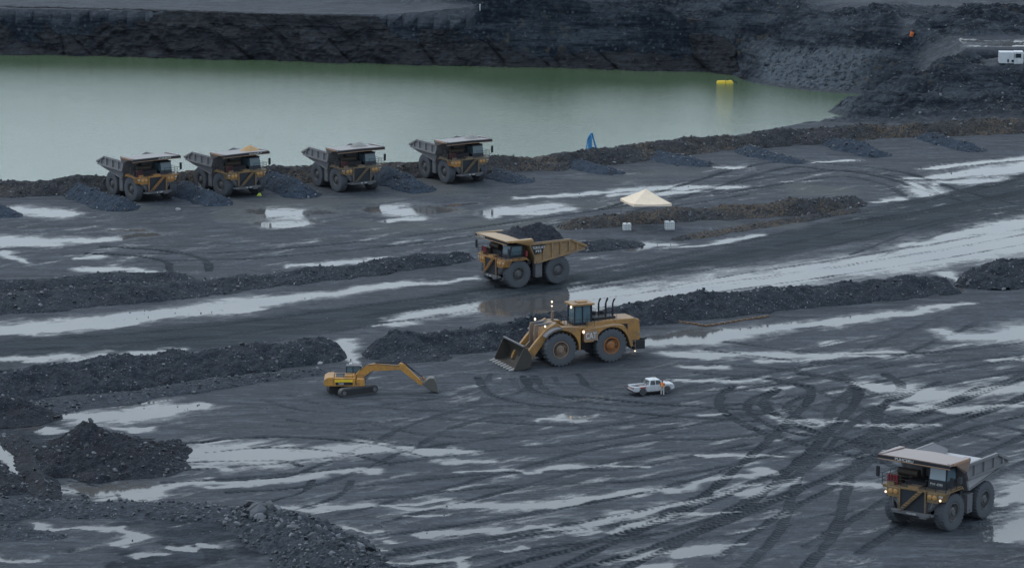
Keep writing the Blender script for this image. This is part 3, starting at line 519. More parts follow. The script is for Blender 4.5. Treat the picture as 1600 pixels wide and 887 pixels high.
# ---- loose rocks, one object nobody could count
def rockmesh(name, pts, mat, smin=.07, smax=.27):
    g = (1+5**.5)/2
    base = np.array([(-1, g, 0), (1, g, 0), (-1, -g, 0), (1, -g, 0), (0, -1, g), (0, 1, g), (0, -1, -g), (0, 1, -g), (g, 0, -1), (g, 0, 1), (-g, 0, -1), (-g, 0, 1)], float)/1.9
    tri = np.array([(0, 11, 5), (0, 5, 1), (0, 1, 7), (0, 7, 10), (0, 10, 11), (1, 5, 9), (5, 11, 4), (11, 10, 2), (10, 7, 6), (7, 1, 8), (3, 9, 4), (3, 4, 2), (3, 2, 6), (3, 6, 8), (3, 8, 9), (4, 9, 5), (2, 4, 11), (6, 2, 10), (8, 6, 7), (9, 8, 1)])
    Vs, Fs, sh = [], [], []
    for i, p in enumerate(pts):
        s = (smin+(smax-smin)*RNG.random()**3)*p[3]
        a = RNG.random(3)*6.28; Rm = np.array(Matrix.Rotation(a[0], 3, 'X') @ Matrix.Rotation(a[1], 3, 'Z'))
        v = (base*(.6+.7*RNG.random((12, 1)))*np.array([1.15, .8, .6])*s) @ Rm.T + np.array(p[:3])+np.array([0, 0, s*.35])
        Vs.append(v); Fs.append(tri+i*12); sh += [RNG.random()]*12
    return npmesh(name, np.concatenate(Vs), np.concatenate(Fs), mat, False, dict(shade=np.array(sh)))
def loosemat():
    m, nt, b = newmat('loose_rock'); n = N(nt)
    sh = attr(n, 'shade'); c = n.mix(n.ss(sh, .45, 1.0), (.030, .037, .047), (.135, .15, .175)); n.lk(c, b.inputs['Base Color']); b.inputs['Roughness'].default_value = .6
    return m
M_LOOSE = loosemat()
for k in range(1800):                             # and on the open ground near the berms
    px = random.uniform(-20, 1620); py = random.choice([random.uniform(560, 640), random.uniform(780, 890), random.uniform(260, 330), random.uniform(440, 500)])
    if 440 < py < 500 and px > 600: continue
    if py > 780 and px > 700: continue
    if py < 640 and py > 560 and px > 560: continue
    p = P(px, py); ROCKPTS.append((p.x, p.y, 0.0, .42))
for k in range(260):
    f = random.random(); px = 400+150*f+random.uniform(-30, 30); py = 812+72*f+random.uniform(-8, 8); p = P(px, py); ROCKPTS.append((p.x, p.y, 1.0, random.uniform(1.6, 3.6)))
for k in range(1300):                             # talus on the right-hand hills
    px = random.uniform(1180, 1650); py = random.uniform(40, 195)
    z0 = 4.0; p = P(px, py, z0); ROCKPTS.append((p.x, p.y, None, 1.5))
ta = [p for p in ROCKPTS if p[2] is None]; ROCKPTS = [p for p in ROCKPTS if p[2] is not None]
hx = np.array([p[0] for p in ta]); hy = np.array([p[1] for p in ta]); hz = height(hx, hy)
ROCKPTS += [(x, y, z, 1.2) for x, y, z, sd, rk in zip(hx, hy, hz[0], hz[1], hz[2]) if sd > .5 and rk > .5]
tag(rockmesh('loose_rocks', ROCKPTS, M_LOOSE), 'loose grey stones scattered over the berms and slopes', 'rocks', kind='stuff')
# ------------------------------------------------------------------ modelling helpers
import bmesh
class MB:
    def __init__(s): s.v = []; s.f = []
    def add(s, v, f):
        o = len(s.v); s.v += [tuple(p) for p in v]; s.f += [tuple(i+o for i in q) for q in f]; return s
    def hexa(s, a, b):                     # two quads, a below b
        return s.add(list(a)+list(b), [(3, 2, 1, 0), (4, 5, 6, 7), (0, 1, 5, 4), (1, 2, 6, 5), (2, 3, 7, 6), (3, 0, 4, 7)])
    def box(s, x0, x1, y0, y1, z0, z1):
        return s.hexa([(x0, y0, z0), (x1, y0, z0), (x1, y1, z0), (x0, y1, z0)], [(x0, y0, z1), (x1, y0, z1), (x1, y1, z1), (x0, y1, z1)])
    def prism(s, poly, y0, y1, ax='y'):    # poly in (x, z), pushed along y
        n = len(poly); m = (lambda p, y: (p[0], y, p[1])) if ax == 'y' else (lambda p, y: (y, p[0], p[1]))
        return s.add([m(p, y0) for p in poly]+[m(p, y1) for p in poly], [tuple(range(n)), tuple(range(2*n-1, n-1, -1))]+[(i, i+n, (i+1) % n+n, (i+1) % n) for i in range(n)])
    def tube(s, pts, r, n=8, closed=False):
        pts = [Vector(p) for p in pts]; rs = r if isinstance(r, (list, tuple)) else [r]*len(pts); V_ = []
        for i, p in enumerate(pts):
            t_ = (pts[min(i+1, len(pts)-1)]-pts[max(i-1, 0)]).normalized()
            u = t_.cross(Vector((0, 0, 1)) if abs(t_.z) < .95 else Vector((0, 1, 0))).normalized(); w_ = t_.cross(u)
            for k in range(n):
                a = 2*math.pi*k/n; V_.append(p+(u*math.cos(a)+w_*math.sin(a))*rs[i])
        m = len(pts)
        fs = [(i*n+k, i*n+(k+1) % n, (i+1)*n+(k+1) % n, (i+1)*n+k) for i in range(m-1) for k in range(n)]
        return s.add(V_, fs+[tuple(range(n))[::-1], tuple((m-1)*n+k for k in range(n))])
    def bar(s, a, b, w_, h):                # rectangular bar between two points
        a = Vector(a); b = Vector(b); t_ = (b-a).normalized(); u = t_.cross(Vector((0, 0, 1)) if abs(t_.z) < .95 else Vector((0, 1, 0))).normalized()*w_/2; q = t_.cross(u.normalized())*h/2
        return s.hexa([a-u-q, a+u-q, a+u+q, a-u+q], [b-u-q, b+u-q, b+u+q, b-u+q])
    def lathe(s, prof, c, n=32, ax='y'):   # prof (radius, along axis)
        V_ = []
        for r, h in prof:
            for k in range(n):
                a = 2*math.pi*k/n; q = (r*math.cos(a), h, r*math.sin(a)) if ax == 'y' else ((h, r*math.cos(a), r*math.sin(a)) if ax == 'x' else (r*math.cos(a), r*math.sin(a), h))
                V_.append((c[0]+q[0], c[1]+q[1], c[2]+q[2]))
        m = len(prof)
        return s.add(V_, [(i*n+k, i*n+(k+1) % n, (i+1)*n+(k+1) % n, (i+1)*n+k) for i in range(m-1) for k in range(n)]+[tuple(range(n)), tuple((m-1)*n+k for k in range(n))[::-1]])
    def build(s, name, mat, parent=None, smooth=False, bevel=0):
        me = bpy.data.meshes.new(name); bm = bmesh.new(); vs_ = [bm.verts.new(p) for p in s.v]
        for q in s.f:
            try: bm.faces.new([vs_[i] for i in q])
            except ValueError: pass
        bmesh.ops.recalc_face_normals(bm, faces=bm.faces); bm.to_mesh(me); bm.free(); me.materials.append(mat)
        if smooth:
            me.polygons.foreach_set('use_smooth', [True]*len(me.polygons)); me.set_sharp_from_angle(angle=R(35))
        o = bpy.data.objects.new(name, me); COL.objects.link(o); o.parent = parent
        if bevel:
            b = o.modifiers.new('b', 'BEVEL'); b.width = bevel; b.segments = 2; b.limit_method = 'ANGLE'
        return o
def thing(name, label, cat, loc=(0, 0, 0), rz=0, group=None):
    o = bpy.data.objects.new(name, None); COL.objects.link(o); o.location = loc; o.rotation_euler = (0, 0, rz); o.empty_display_size = .5
    return tag(o, label, cat, group)
def text(parent, s_, loc, X_, Z_, height, width, mat, name='lettering'):
    cu = bpy.data.curves.new('t', 'FONT'); cu.body = s_; cu.align_x = 'CENTER'; cu.align_y = 'CENTER'; cu.extrude = .012; cu.offset = .012
    ob = bpy.data.objects.new('t', cu); COL.objects.link(ob); dg = bpy.context.evaluated_depsgraph_get(); me = bpy.data.meshes.new_from_object(ob.evaluated_get(dg))
    bpy.data.objects.remove(ob); co_ = np.zeros(len(me.vertices)*3); me.vertices.foreach_get('co', co_); co_ = co_.reshape(-1, 3)
    co_[:, 0] *= width/(np.ptp(co_[:, 0])+1e-9); co_[:, 1] *= height/(np.ptp(co_[:, 1])+1e-9)
    X_ = np.array(X_, float); Z_ = np.array(Z_, float); Y_ = np.cross(Z_, X_)
    out = co_[:, :1]*X_+co_[:, 1:2]*Y_+co_[:, 2:3]*Z_+np.array(loc); me.vertices.foreach_set('co', out.ravel()); me.update()
    me.materials.clear(); me.materials.append(mat); o = bpy.data.objects.new(name, me); COL.objects.link(o); o.parent = parent; return o
def paint(name, col, dirt=.5, rough=.5, dust=(.15, .155, .16), metal=0, lowz=1.2, topdust=.6):
    m, nt, b = newmat(name); n = N(nt); tc = n.n('ShaderNodeTexCoord').outputs['Object']; g = n.n('ShaderNodeNewGeometry')
    n1 = n.noise(tc, 1.3, 5, .7); n2 = n.noise(tc, 7, 4, .7); sz = n.n('ShaderNodeSeparateXYZ'); n.lk(tc, sz.inputs[0])
    streak = n.noise(n.mapping(tc, sc=(4, 4, .5)), 1.0, 4, .7)
    f = n.math('ADD', n.ss(n1, .38, .70), n.math('MULTIPLY', n.ss(streak, .5, .75), .6)); low = n.ss(sz.outputs[2], lowz+1.2, lowz-.6)
    f = n.math('MULTIPLY', n.math('ADD', n.math('MULTIPLY', f, .6), n.math('MULTIPLY', low, .6)), dirt, True)
    c = n.mix(n.ss(n2, .3, .7, 0, .35), col, tuple(v*.6 for v in col)); c = n.mix(f, c, tuple(v*.55 for v in dust))
    nz = n.n('ShaderNodeSeparateXYZ'); n.lk(g.outputs['Normal'], nz.inputs[0])
    c = n.mix(n.math('MULTIPLY', n.ss(nz.outputs[2], .55, .95), topdust*.8), c, dust)
    n.lk(c, b.inputs['Base Color']); b.inputs['Roughness'].default_value = rough; b.inputs['Metallic'].default_value = metal; b.inputs['Specular IOR Level'].default_value = .35
    n.lk(n.bump(n2, .25, .02), b.inputs['Normal']); return m
def emis(name, col, st):
    m, nt, b = newmat(name); b.inputs['Base Color'].default_value = (.8, .8, .8, 1); b.inputs['Emission Color'].default_value = (*col, 1); b.inputs['Emission Strength'].default_value = st; return m
YEL = paint('cat_yellow', (.36, .18, .05), .9); YELD = paint('dusty_yellow', (.23, .145, .06), .95); YELB = paint('bed_yellow', (.31, .20, .10), .8, lowz=-3)
YELX = paint('clean_yellow', (.50, .25, .05), .7, lowz=-1, topdust=.3); YELL = paint('loader_yellow', (.37, .20, .06), .9, lowz=.4, topdust=.4)
MUDY = paint('mud_yellow', (.17, .125, .075), .9); GREY = paint('bed_grey', (.185, .19, .205), .5, .5, dust=(.17, .17, .18)); TAN = paint('canopy_tan', (.28, .20, .16), .7, .6, dust=(.31, .285, .29), lowz=-9, topdust=1.0); PALE = paint('bed_floor_pale', (.32, .32, .34), .3, .3, dust=(.38, .40, .43), lowz=-9, topdust=.9)
CANG = paint('canopy_grey', (.20, .17, .16), .6, .5, dust=(.25, .245, .255), lowz=-9, topdust=1.0); CANO = paint('canopy_rust', (.36, .21, .12), .4, .6, dust=(.4, .38, .38), lowz=-9, topdust=.9)
CANY = paint('canopy_yellow', (.40, .24, .10), .5, .6, dust=(.40, .33, .25), lowz=-9, topdust=.8)
DARK = paint('dark_metal', (.018, .02, .026), .5, .6, dust=(.05, .055, .06), topdust=.3); NAVY = paint('cab_dark', (.016, .022, .035), .3, .35, dust=(.05, .055, .065), topdust=.2)
MUDG = paint('muddy_grey', (.13, .135, .15), .6, .7, dust=(.15, .155, .17)); RUB_ = paint('tyre_rubber', (.075, .088, .11), .6, .85, dust=(.13, .14, .155), topdust=.3); RIM = paint('rim_grey', (.10, .105, .115), .6, .6); RIMO = paint('rim_orange', (.32, .13, .04), .6, .6, lowz=-9)
RIMT = paint('rim_tan', (.22, .16, .12), .5, .6, lowz=-9); RED = paint('red_paint', (.22, .02, .03), .4); RED_SHADE = paint('shaded_red', (.09, .02, .025), .6); WHITE = paint('white_paint', (.56, .60, .64), .6, .35, lowz=.15, topdust=.1, dust=(.4, .42, .45)); LETW = paint('letter_white', (.55, .56, .56), .3, .6, lowz=-9, topdust=0)  # the second, darker red has the shade under the canopies painted in
def glassm(name, c, r=.08):
    m, nt, b = newmat(name); b.inputs['Base Color'].default_value = (*c, 1); b.inputs['Roughness'].default_value = r; b.inputs['IOR'].default_value = 1.5; return m
GLASS = glassm('dark_glass', (.02, .035, .045)); GLASSB = glassm('blue_glass', (.08, .13, .16)); GLASSP = glassm('pale_glass', (.22, .28, .33)); LENS = paint('lens_amber', (.42, .24, .09), .3, .3, lowz=-9)
LAMP = emis('lamp_on', (1, .72, .45), 1.5); LAMPW = emis('lamp_warm', (1, .62, .35), 3.0); BLACK = paint('grille_black', (.015, .018, .024), .3, .5, dust=(.04, .045, .05)); GRIM = paint('grille_mesh', (.035, .045, .058), .5, .6, dust=(.08, .09, .1))
# ------------------------------------------------------------------ wheels
def wheel(parent, x, y, z, r, w_, side, rim=RIM, lugs=30, lugd=.07, steer=0, dual=False):
    c = (0, 0, 0)
    def tyre(mb, oy):
        pr = [(r*.50, -w_*.30), (r*.56, -w_*.46), (r*.80, -w_*.5), (r*.93, -w_*.47), (r*.965, -w_*.36), (r*.965, w_*.36), (r*.93, w_*.47), (r*.80, w_*.5), (r*.56, w_*.46), (r*.50, w_*.30)]
        mb.lathe([(a, b+oy) for a, b in pr], c, 40)
        for k in range(lugs):
            for sg in (-1, 1):
                a0 = 2*math.pi*(k+(.25*sg))/lugs; a1 = a0+2*math.pi/lugs*.5; a2 = a0+sg*0+2*math.pi/lugs*.18
                def pt(a, rr, yy): return (rr*math.cos(a), yy+oy, rr*math.sin(a))
                ri = r*.93; ro = r*.965+lugd
                mb.hexa([pt(a2, ri, sg*w_*.04), pt(a2+.5*(a1-a0), ri, sg*w_*.04), pt(a1, ri, sg*w_*.48), pt(a0, ri, sg*w_*.48)], [pt(a2, ro, sg*w_*.04), pt(a2+.5*(a1-a0), ro, sg*w_*.04), pt(a1, ro-lugd*.3, sg*w_*.47), pt(a0, ro-lugd*.3, sg*w_*.47)])
    mb = MB(); tyre(mb, 0)
    if dual: tyre(mb, -side*(w_+.12))
    o = mb.build('wheel', RUB_, parent, True); o.location = (x, y, z); o.rotation_euler = (0, 0, steer)
    rm_ = MB(); s = side
    rm_.lathe([(r*.53, s*w_*.30), (r*.53, s*w_*.44), (r*.47, s*w_*.45), (r*.44, s*w_*.22), (r*.28, s*w_*.14), (r*.26, s*w_*.30), (r*.17, s*w_*.36), (r*.15, s*w_*.46), (.01, s*w_*.47)], c, 28)
    for k in range(12):
        a = 2*math.pi*k/12; rm_.box(r*.36*math.cos(a)-.05, r*.36*math.cos(a)+.05, min(s*w_*.15, s*w_*.24), max(s*w_*.15, s*w_*.24), r*.36*math.sin(a)-.05, r*.36*math.sin(a)+.05)
    rm_.build('rim', rim, o, True)
    return o
# ------------------------------------------------------------------ haul truck
def rails(mb, pts, z0, h, n=3, r=.025, ver=1.0):
    pts = [Vector(p) for p in pts]
    for k in range(1, n+1): mb.tube([(p.x, p.y, z0+h*k/n) for p in pts], r, 5)
    for a, b in zip(pts[:-1], pts[1:]):
        m = max(1, int((b-a).length/ver))
        for i in range(m+1): q = a.lerp(b, i/m); mb.tube([(q.x, q.y, z0), (q.x, q.y, z0+h)], r, 5)
def haul_truck(label, bed, canopy, front, floor, lit=0, steer=0, capt=None, side=None, plate=None, cabcol=NAVY, wind=GLASS, group=None, capy=.2, numb='793', bump=MUDG, corner=CANO, lift=.55, zc=6.32, cl=.1, rz=0.0, full=False):
    ENG = bpy.data.materials.get('engine_shade') or paint('engine_shade', (.035, .028, .022), .4, .6, dust=(.07, .06, .05), topdust=.2)  # housing colour darkened to paint in the shadow under the canopy
    T = thing('haul_truck', label, 'haul truck', group=group); boxr = YEL if 'yellow light box' in label else None
    for sg in (-1, 1):
        wheel(T, 5.9, sg*2.75, 1.84, 1.84, 1.12, sg, steer=steer); wheel(T, 0, sg*2.85, 1.84, 1.84, 1.05, sg, dual=True)
    # chassis
    m = MB()
    for sg in (-1, 1): m.box(-1.6, 7.6, sg*.95-.25, sg*.95+.25, 1.5, 2.3)
    m.lathe([(.75, -1.6), (.85, 0), (.75, 1.6)], (0, 0, 1.75), 16); m.tube([(5.9, -2.3, 1.7), (5.9, 2.3, 1.7)], .38, 10); m.box(5.2, 7.8, -1.25, 1.25, 1.2, 3.1); m.box(2.6, 5.2, -1.1, 1.1, 1.5, 3.0)
    for sg in (-1, 1):
        m.tube([(5.3, sg*1.9, 1.7), (5.0, sg*1.8, 3.2)], .25, 10); m.tube([(1.6, sg*1.0, 1.9), (1.0, sg*1.1, 4.0)], .2, 10); m.tube([(-.4, sg*.9, 1.8), (-1.2, sg*.9, 3.2)], .22, 10)
    m.box(4.3, 6.9, -1.6, .6, 3.2, 4.5); m.tube([(4.6, -.9, 4.4), (4.5, -.9, 5.3)], .2, 8); m.box(4.0, 4.5, -3.1, 3.1, 2.9, 3.6)
    m.build('chassis', DARK, T, True)
    # side tanks
    for sg in (-1, 1):
        k = MB().box(2.35, 3.35, sg*3.25-.0 if sg < 0 else 2.45, -2.45 if sg < 0 else 3.25, 1.15, 3.0); k.box(2.30, 3.40, *sorted((sg*3.27, sg*2.5)), 2.92, 3.02); k.lathe([(.14, -.03), (.14, .03)], (2.85, sg*3.27, 1.5), 12)
        k.build('tank', MUDG, T, bevel=.04)
    # dump body: one open shell
    b = MB(); side_poly = [(4.55, 5.55), (3.35, 3.05), (-3.95, 4.25), (-4.25, 4.72), (-1.7, 5.75), (4.55, 5.75)] if full else [(4.5, 5.55), (3.95, 4.3), (-3.9, 4.32), (-4.25, 4.72), (-1.7, 5.75), (4.55, 5.75)]
    for sg in (-1, 1):
        y0, y1 = sorted((sg*3.42, sg*3.30)); b.prism(side_poly, y0, y1)
        yr0, yr1 = sorted((sg*3.40, sg*3.66))
        b.prism([(4.5, 5.52), (4.5, 5.80), (-1.72, 5.80), (-1.8, 5.52)], yr0, yr1); b.prism([(-1.70, 5.80), (-1.9, 5.5), (-4.15, 4.5), (-4.3, 4.76)], yr0, yr1)
        b.prism([(3.30, 3.02), (3.42, 3.28), (-3.9, 4.48), (-3.98, 4.22)] if full else [(3.9, 4.18), (4.0, 4.42), (-3.9, 4.5), (-4.0, 4.26)], *sorted((sg*3.40, sg*3.62)))
        if not full: b.add([(3.95, sg*3.42, 4.2), (-3.9, sg*3.42, 4.28), (-2.6, sg*3.0, 3.7), (2.9, sg*2.6, 2.75), (3.2, sg*2.7, 2.75)], [(0, 1, 2, 3, 4)])
        for rx in ((3.6, 2.3, 1.0, -.3, -1.6, -2.8) if full else (2.6, .7, -1.2, -2.9)):
            zt = 5.6 if rx > -1.8 else 5.75+(rx+1.7)*.42; zb = 3.1+(3.35-rx)*.165 if full else 4.3
            b.box(rx-.13, rx+.13, yr0, sorted((sg*3.40, sg*3.60))[1], zb, zt) if sg > 0 else b.box(rx-.13, rx+.13, -3.60, -3.40, zb, zt)
        b.prism([(4.55, 5.7), (3.35, 3.05), (3.12, 3.1), (4.28, 5.7)] if full else [(4.55, 5.7), (3.98, 4.3), (3.6, 4.3), (4.2, 5.7)], *sorted((sg*3.40, sg*3.64)))
    b.hexa([(3.35, -3.4, 3.0), (3.35, 3.4, 3.0), (-3.95, 3.4, 4.20), (-3.95, -3.4, 4.20)][::-1], [(3.35, -3.4, 3.12), (3.35, 3.4, 3.12), (-4.0, 3.4, 4.34), (-4.0, -3.4, 4.34)][::-1])
    b.prism([(3.35, 3.02), (4.55, 5.75), (4.40, 5.75), (3.20, 3.05)], -3.32, 3.32)
    # tapered belly
    b.hexa([(2.5, -1.7, 2.35), (2.5, 1.7, 2.35), (-1.8, 1.7, 3.1), (-1.8, -1.7, 3.1)][::-1], [(3.3, -3.3, 3.04), (3.3, 3.3, 3.04), (-3.7, 3.3, 4.17), (-3.7, -3.3, 4.17)][::-1])
    B = b.build('dump_body', bed, T); B.location.z = rz
    fl = MB(); fl.hexa([(3.2, -3.28, 3.15), (3.2, 3.28, 3.15), (-3.95, 3.28, 4.36), (-3.95, -3.28, 4.36)][::-1], [(3.2, -3.28, 3.19), (3.2, 3.28, 3.19), (-3.95, 3.28, 4.40), (-3.95, -3.28, 4.40)][::-1])
    fl.hexa([(3.15, -3.28, 3.19), (3.15, 3.28, 3.19), (4.36, 3.28, 5.74), (4.36, -3.28, 5.74)], [(3.05, -3.28, 3.19), (3.05, 3.28, 3.19), (4.26, 3.28, 5.74), (4.26, -3.28, 5.74)])
    for sg in (-1, 1): fl.prism([(4.3, 5.72), (3.1, 3.2), (-3.95, 4.38), (-4.1, 4.72), (-1.7, 5.70)], *sorted((sg*3.27, sg*3.30)))
    fl.build('bed_lining', floor, B)
    c = MB()
    xs = [4.2, 8.15]
    for sg in (-1, 1):
        c.hexa([(4.1, 0, zc), (8.3, 0, zc+.12), (8.05, sg*3.95, zc+.02), (4.1, sg*3.95, zc-.12)], [(4.1, 0, zc+.16), (8.3, 0, zc+.30), (8.05, sg*3.95, zc+.20), (4.1, sg*3.95, zc+.04)])
        c.hexa([(4.1, sg*3.5, 5.4), (4.5, sg*3.5, 5.4), (4.5, sg*3.7, 5.6), (4.1, sg*3.7, 5.6)], [(4.1, sg*3.5, zc-.08), (6.9, sg*3.5, zc+.0), (6.9, sg*3.92, zc-.02), (4.1, sg*3.92, zc-.1)])
        c.hexa([(4.15, sg*3.3, zc+.12), (7.9, sg*3.55, zc+.26), (7.95, sg*3.93, zc+.22), (4.15, sg*3.93, zc+.06)], [(4.15, sg*3.3, zc+.22), (7.9, sg*3.65, zc+.28), (7.95, sg*3.93, zc+.25), (4.15, sg*3.93, zc+.2)])
    c.hexa([(4.1, -3.45, 5.6+rz), (4.1, 3.45, 5.6+rz), (4.5, 3.45, 5.6+rz), (4.5, -3.45, 5.6+rz)], [(4.12, -3.45, zc), (4.12, 3.45, zc), (4.6, 3.45, zc), (4.6, -3.45, zc)])
    Cn = c.build('canopy', canopy, T)
    e = MB()
    for sg in (-1, 1): e.hexa([(8.3, 0, zc-.12), (8.37, 0, zc-.12), (8.12, sg*3.97, zc-.2), (8.05, sg*3.97, zc-.2)], [(8.3, 0, zc+.22), (8.37, 0, zc+.22), (8.12, sg*3.97, zc+.12), (8.05, sg*3.97, zc+.12)])
    e.build('canopy_edge', DARK, Cn)
    e = MB()
    for sg in (-1, 1): e.hexa([(8.30, 0, zc-.17), (8.40, 0, zc-.17), (8.15, sg*3.97, zc-.25), (8.05, sg*3.97, zc-.25)], [(8.30, 0, zc-.1), (8.40, 0, zc-.1), (8.15, sg*3.97, zc-.18), (8.05, sg*3.97, zc-.18)])
    for sg in (-1, 1): e.box(4.6, 7.4, *sorted((sg*3.94, sg*3.99)), zc-.02, zc+.2)
    e.build('edge_trim', corner, Cn)
    if capt: text(Cn, capt, (8.39-abs(capy)*.063+.03, capy, zc+.03), (-.063 if capy > 0 else .063, 1, 0), (1, .063 if capy > 0 else -.063, 0), .24, 2.1, LETW)
    if side:
        d = MB().prism([(4.3, 5.45), (3.75, 4.2), (2.6, 4.45), (2.1, 5.45)], 3.665, 3.68); d.build('decal', DARK, B)
        text(B, side, (3.15, 3.70, 5.1), (-1, 0, 0), (0, 1, 0), .34, 1.9, LETW); text(B, numb, (3.2, 3.70, 4.62), (-1, 0, 0), (0, 1, 0), .32, .9, LETW)
    n_before = set(T.children)
    # deck, light boxes, grille, stair
    d = MB().box(4.9, 8.05, -3.55, 3.55, 3.12, 3.24); d.box(7.2, 8.1, -.6, .6, 3.24, 3.48); d.box(7.2, 8.0, -2.9, -2.2, 3.24, 3.55)
    for sg in (-1, 1):
        d.prism([(4.5, 3.0), (4.9, 3.42), (6.8, 3.42), (7.5, 3.2), (7.4, 3.1), (6.7, 3.32), (5.0, 3.32), (4.6, 2.95)], *sorted((sg*2.3, sg*3.5)))
    d.build('deck', front, T)
    for sg in (-1, 1):
        h = MB(); y0, y1 = sorted((sg*1.55, sg*2.75)); h.box(7.55, 8.15, y0, y1, 2.15, 3.12)
        a, b2 = sg*2.77, sg*3.5
        h.hexa([(7.35, a, 2.3), (8.12, a, 2.3), (7.75, b2-sg*.25, 2.3), (7.25, b2-sg*.25, 2.3)][::sg], [(7.0, a, 3.12), (8.12, a, 3.12), (7.95, b2, 3.12), (7.0, b2, 3.12)][::sg])
        hb = h.build('light_box', (boxr if boxr and sg < 0 else front), T, bevel=.03)
        for yy in (1.88, 2.42):
            l = MB().lathe([(.25, 0), (.25, .07), (.18, .10), (.01, .11)], (8.15, sg*yy, 2.72), 16, 'x'); l.build('headlight', LENS, hb, True)
        l = MB().lathe([(.11, 0), (.11, .06), (.01, .10)], (8.09, sg*3.0, 2.52), 12, 'x'); l.build('headlight', LAMP if lit else LENS, hb, True)
        if lit or numb: text(hb, numb, (8.135, sg*3.05, 2.86), (-.12*sg, 1, 0), (1, .12*sg, 0), .2, .42, LETW, 'number')
        # skirts under the boxes
        k = MB().hexa([(7.3, sg*1.25, .95), (7.9, sg*1.25, .95), (7.6, sg*1.9, 1.25), (7.2, sg*1.9, 1.25)], [(7.0, sg*1.25, 2.35), (7.85, sg*1.25, 2.35), (7.8, sg*2.7, 2.3), (7.0, sg*2.7, 2.3)]); k.build('skirt', bump, T)
    g = MB().box(7.8, 8.12, -1.35, 1.35, .9, 3.1); g = g.build('grille', GRIM, T)
    s_ = MB()
    for k in range(16): s_.box(8.12, 8.15, -1.32, 1.32, 1.0+k*.130, 1.04+k*.130)
    s_.build('slats', BLACK, g)
    f = MB(); f.box(8.1, 8.26, -1.5, -1.34, .9, 3.28); f.box(8.1, 8.26, 1.34, 1.5, .9, 3.28); f.box(8.1, 8.26, -1.34, 1.34, 3.1, 3.28); f.build('grille_frame', front, g)
    st = MB(); a = Vector((8.42, -1.25, 1.0)); b_ = Vector((8.42, 1.1, 3.25)); tt = (b_-a).normalized(); nn = Vector((0, -tt.z, tt.y))*.15
    for off in (-1, 1): st.bar(a+nn*off, b_+nn*off, .10, .07)
    st.hexa([a-nn+Vector((-.05, 0, 0)), a+nn+Vector((-.05, 0, 0)), a+nn+Vector((-.02, 0, 0)), a-nn+Vector((-.02, 0, 0))], [b_-nn+Vector((-.05, 0, 0)), b_+nn+Vector((-.05, 0, 0)), b_+nn+Vector((-.02, 0, 0)), b_-nn+Vector((-.02, 0, 0))])
    for k in range(9): q = a.lerp(b_, (k+.5)/9); st.box(q.x-.06, q.x+.25, q.y-.16, q.y+.16, q.z-.02, q.z+.02)
    st.build('stair', front, T)
    bm_ = MB(); bm_.box(7.9, 8.5, -2.0, 2.0, .75, 1.02); bm_.box(7.9, 8.3, -2.3, 2.3, .8, .98); bm_.box(7.7, 8.45, .9, 1.7, .55, .85)
    for sg in (-1, 1): bm_.tube([(8.1, sg*1.9, .98), (8.3, sg*2.1, 1.6), (8.1, sg*2.2, 2.3)], .035, 5); bm_.tube([(8.3, sg*1.5, .98), (8.4, sg*1.55, 1.6), (8.1, sg*1.6, 2.3)], .035, 5)
    bp = bm_.build('bumper', bump, T); text(bp, plate or '12', (8.515, .1, .89), (0, 1, 0), (1, 0, 0), .17, 1.0, LETW, 'number')
    for ch in set(T.children)-n_before: ch.location.z += lift
    n_before = set(T.children)
    # cab on the truck's left
    cb = MB().hexa([(5.2, 1.05, 3.4), (7.15, 1.05, 3.4), (7.15, 3.05, 3.4), (5.2, 3.05, 3.4)], [(5.0, 1.1, 5.45), (6.85, 1.1, 5.45), (6.85, 2.95, 5.45), (5.0, 2.95, 5.45)])
    cb.box(4.9, 7.0, 1.0, 3.0, 5.45, 5.56); C_ = cb.build('cab', cabcol, T, bevel=.04)
    MB().hexa([(7.06, 1.2, 4.25), (7.08, 1.2, 4.25), (7.08, 2.92, 4.25), (7.06, 2.92, 4.25)], [(6.89, 1.2, 5.32), (6.92, 1.2, 5.32), (6.92, 2.85, 5.32), (6.89, 2.85, 5.32)]).build('windscreen', wind, C_)
    MB().hexa([(5.4, 3.03, 4.2), (6.95, 3.03, 4.2), (6.95, 3.06, 4.2), (5.4, 3.06, 4.2)], [(5.3, 2.97, 5.3), (6.75, 2.97, 5.3), (6.75, 3.0, 5.3), (5.3, 3.0, 5.3)]).build('window', GLASSB, C_)
    MB().hexa([(5.4, 1.03, 4.2), (6.95, 1.03, 4.2), (6.95, 1.06, 4.2), (5.4, 1.06, 4.2)], [(5.3, 1.06, 5.3), (6.75, 1.06, 5.3), (6.75, 1.09, 5.3), (5.3, 1.09, 5.3)]).build('window', GLASSB, C_)
    if plate: text(C_, plate, (7.17, 2.0, 3.80), (0, 1, 0), (1, 0, 0), .28, 1.35, LETW)
    for ch in set(T.children)-n_before: ch.location.z += cl
    n_before = set(T.children)
    # deck furniture on the right
    q = MB(); q.box(5.6, 7.2, -3.3, -1.9, 3.24, 4.0); q.lathe([(.38, -1.1), (.38, 1.1)], (6.5, -1.4, 4.35), 16); q.build('engine_housing', ENG, T)
    q = MB()
    for yy in (-3.05, -2.75, -2.45, -2.15): q.lathe([(.13, 3.24), (.13, 4.1), (.05, 4.2)], (7.55, yy, 0), 10, 'z')
    q.build('fire_bottle', RED if lit or full else RED_SHADE, T, True)  # bottles on the parked trucks use the red with painted-in shade
    q = MB(); rails(q, [(5.0, -3.5, 0), (7.95, -3.5, 0), (8.0, -.4, 0)], 3.24, 1.05); rails(q, [(5.0, 3.5, 0), (7.95, 3.5, 0), (8.0, 1.3, 0)], 3.24, 1.0, ver=.8); q.build('handrail', DARK, T)
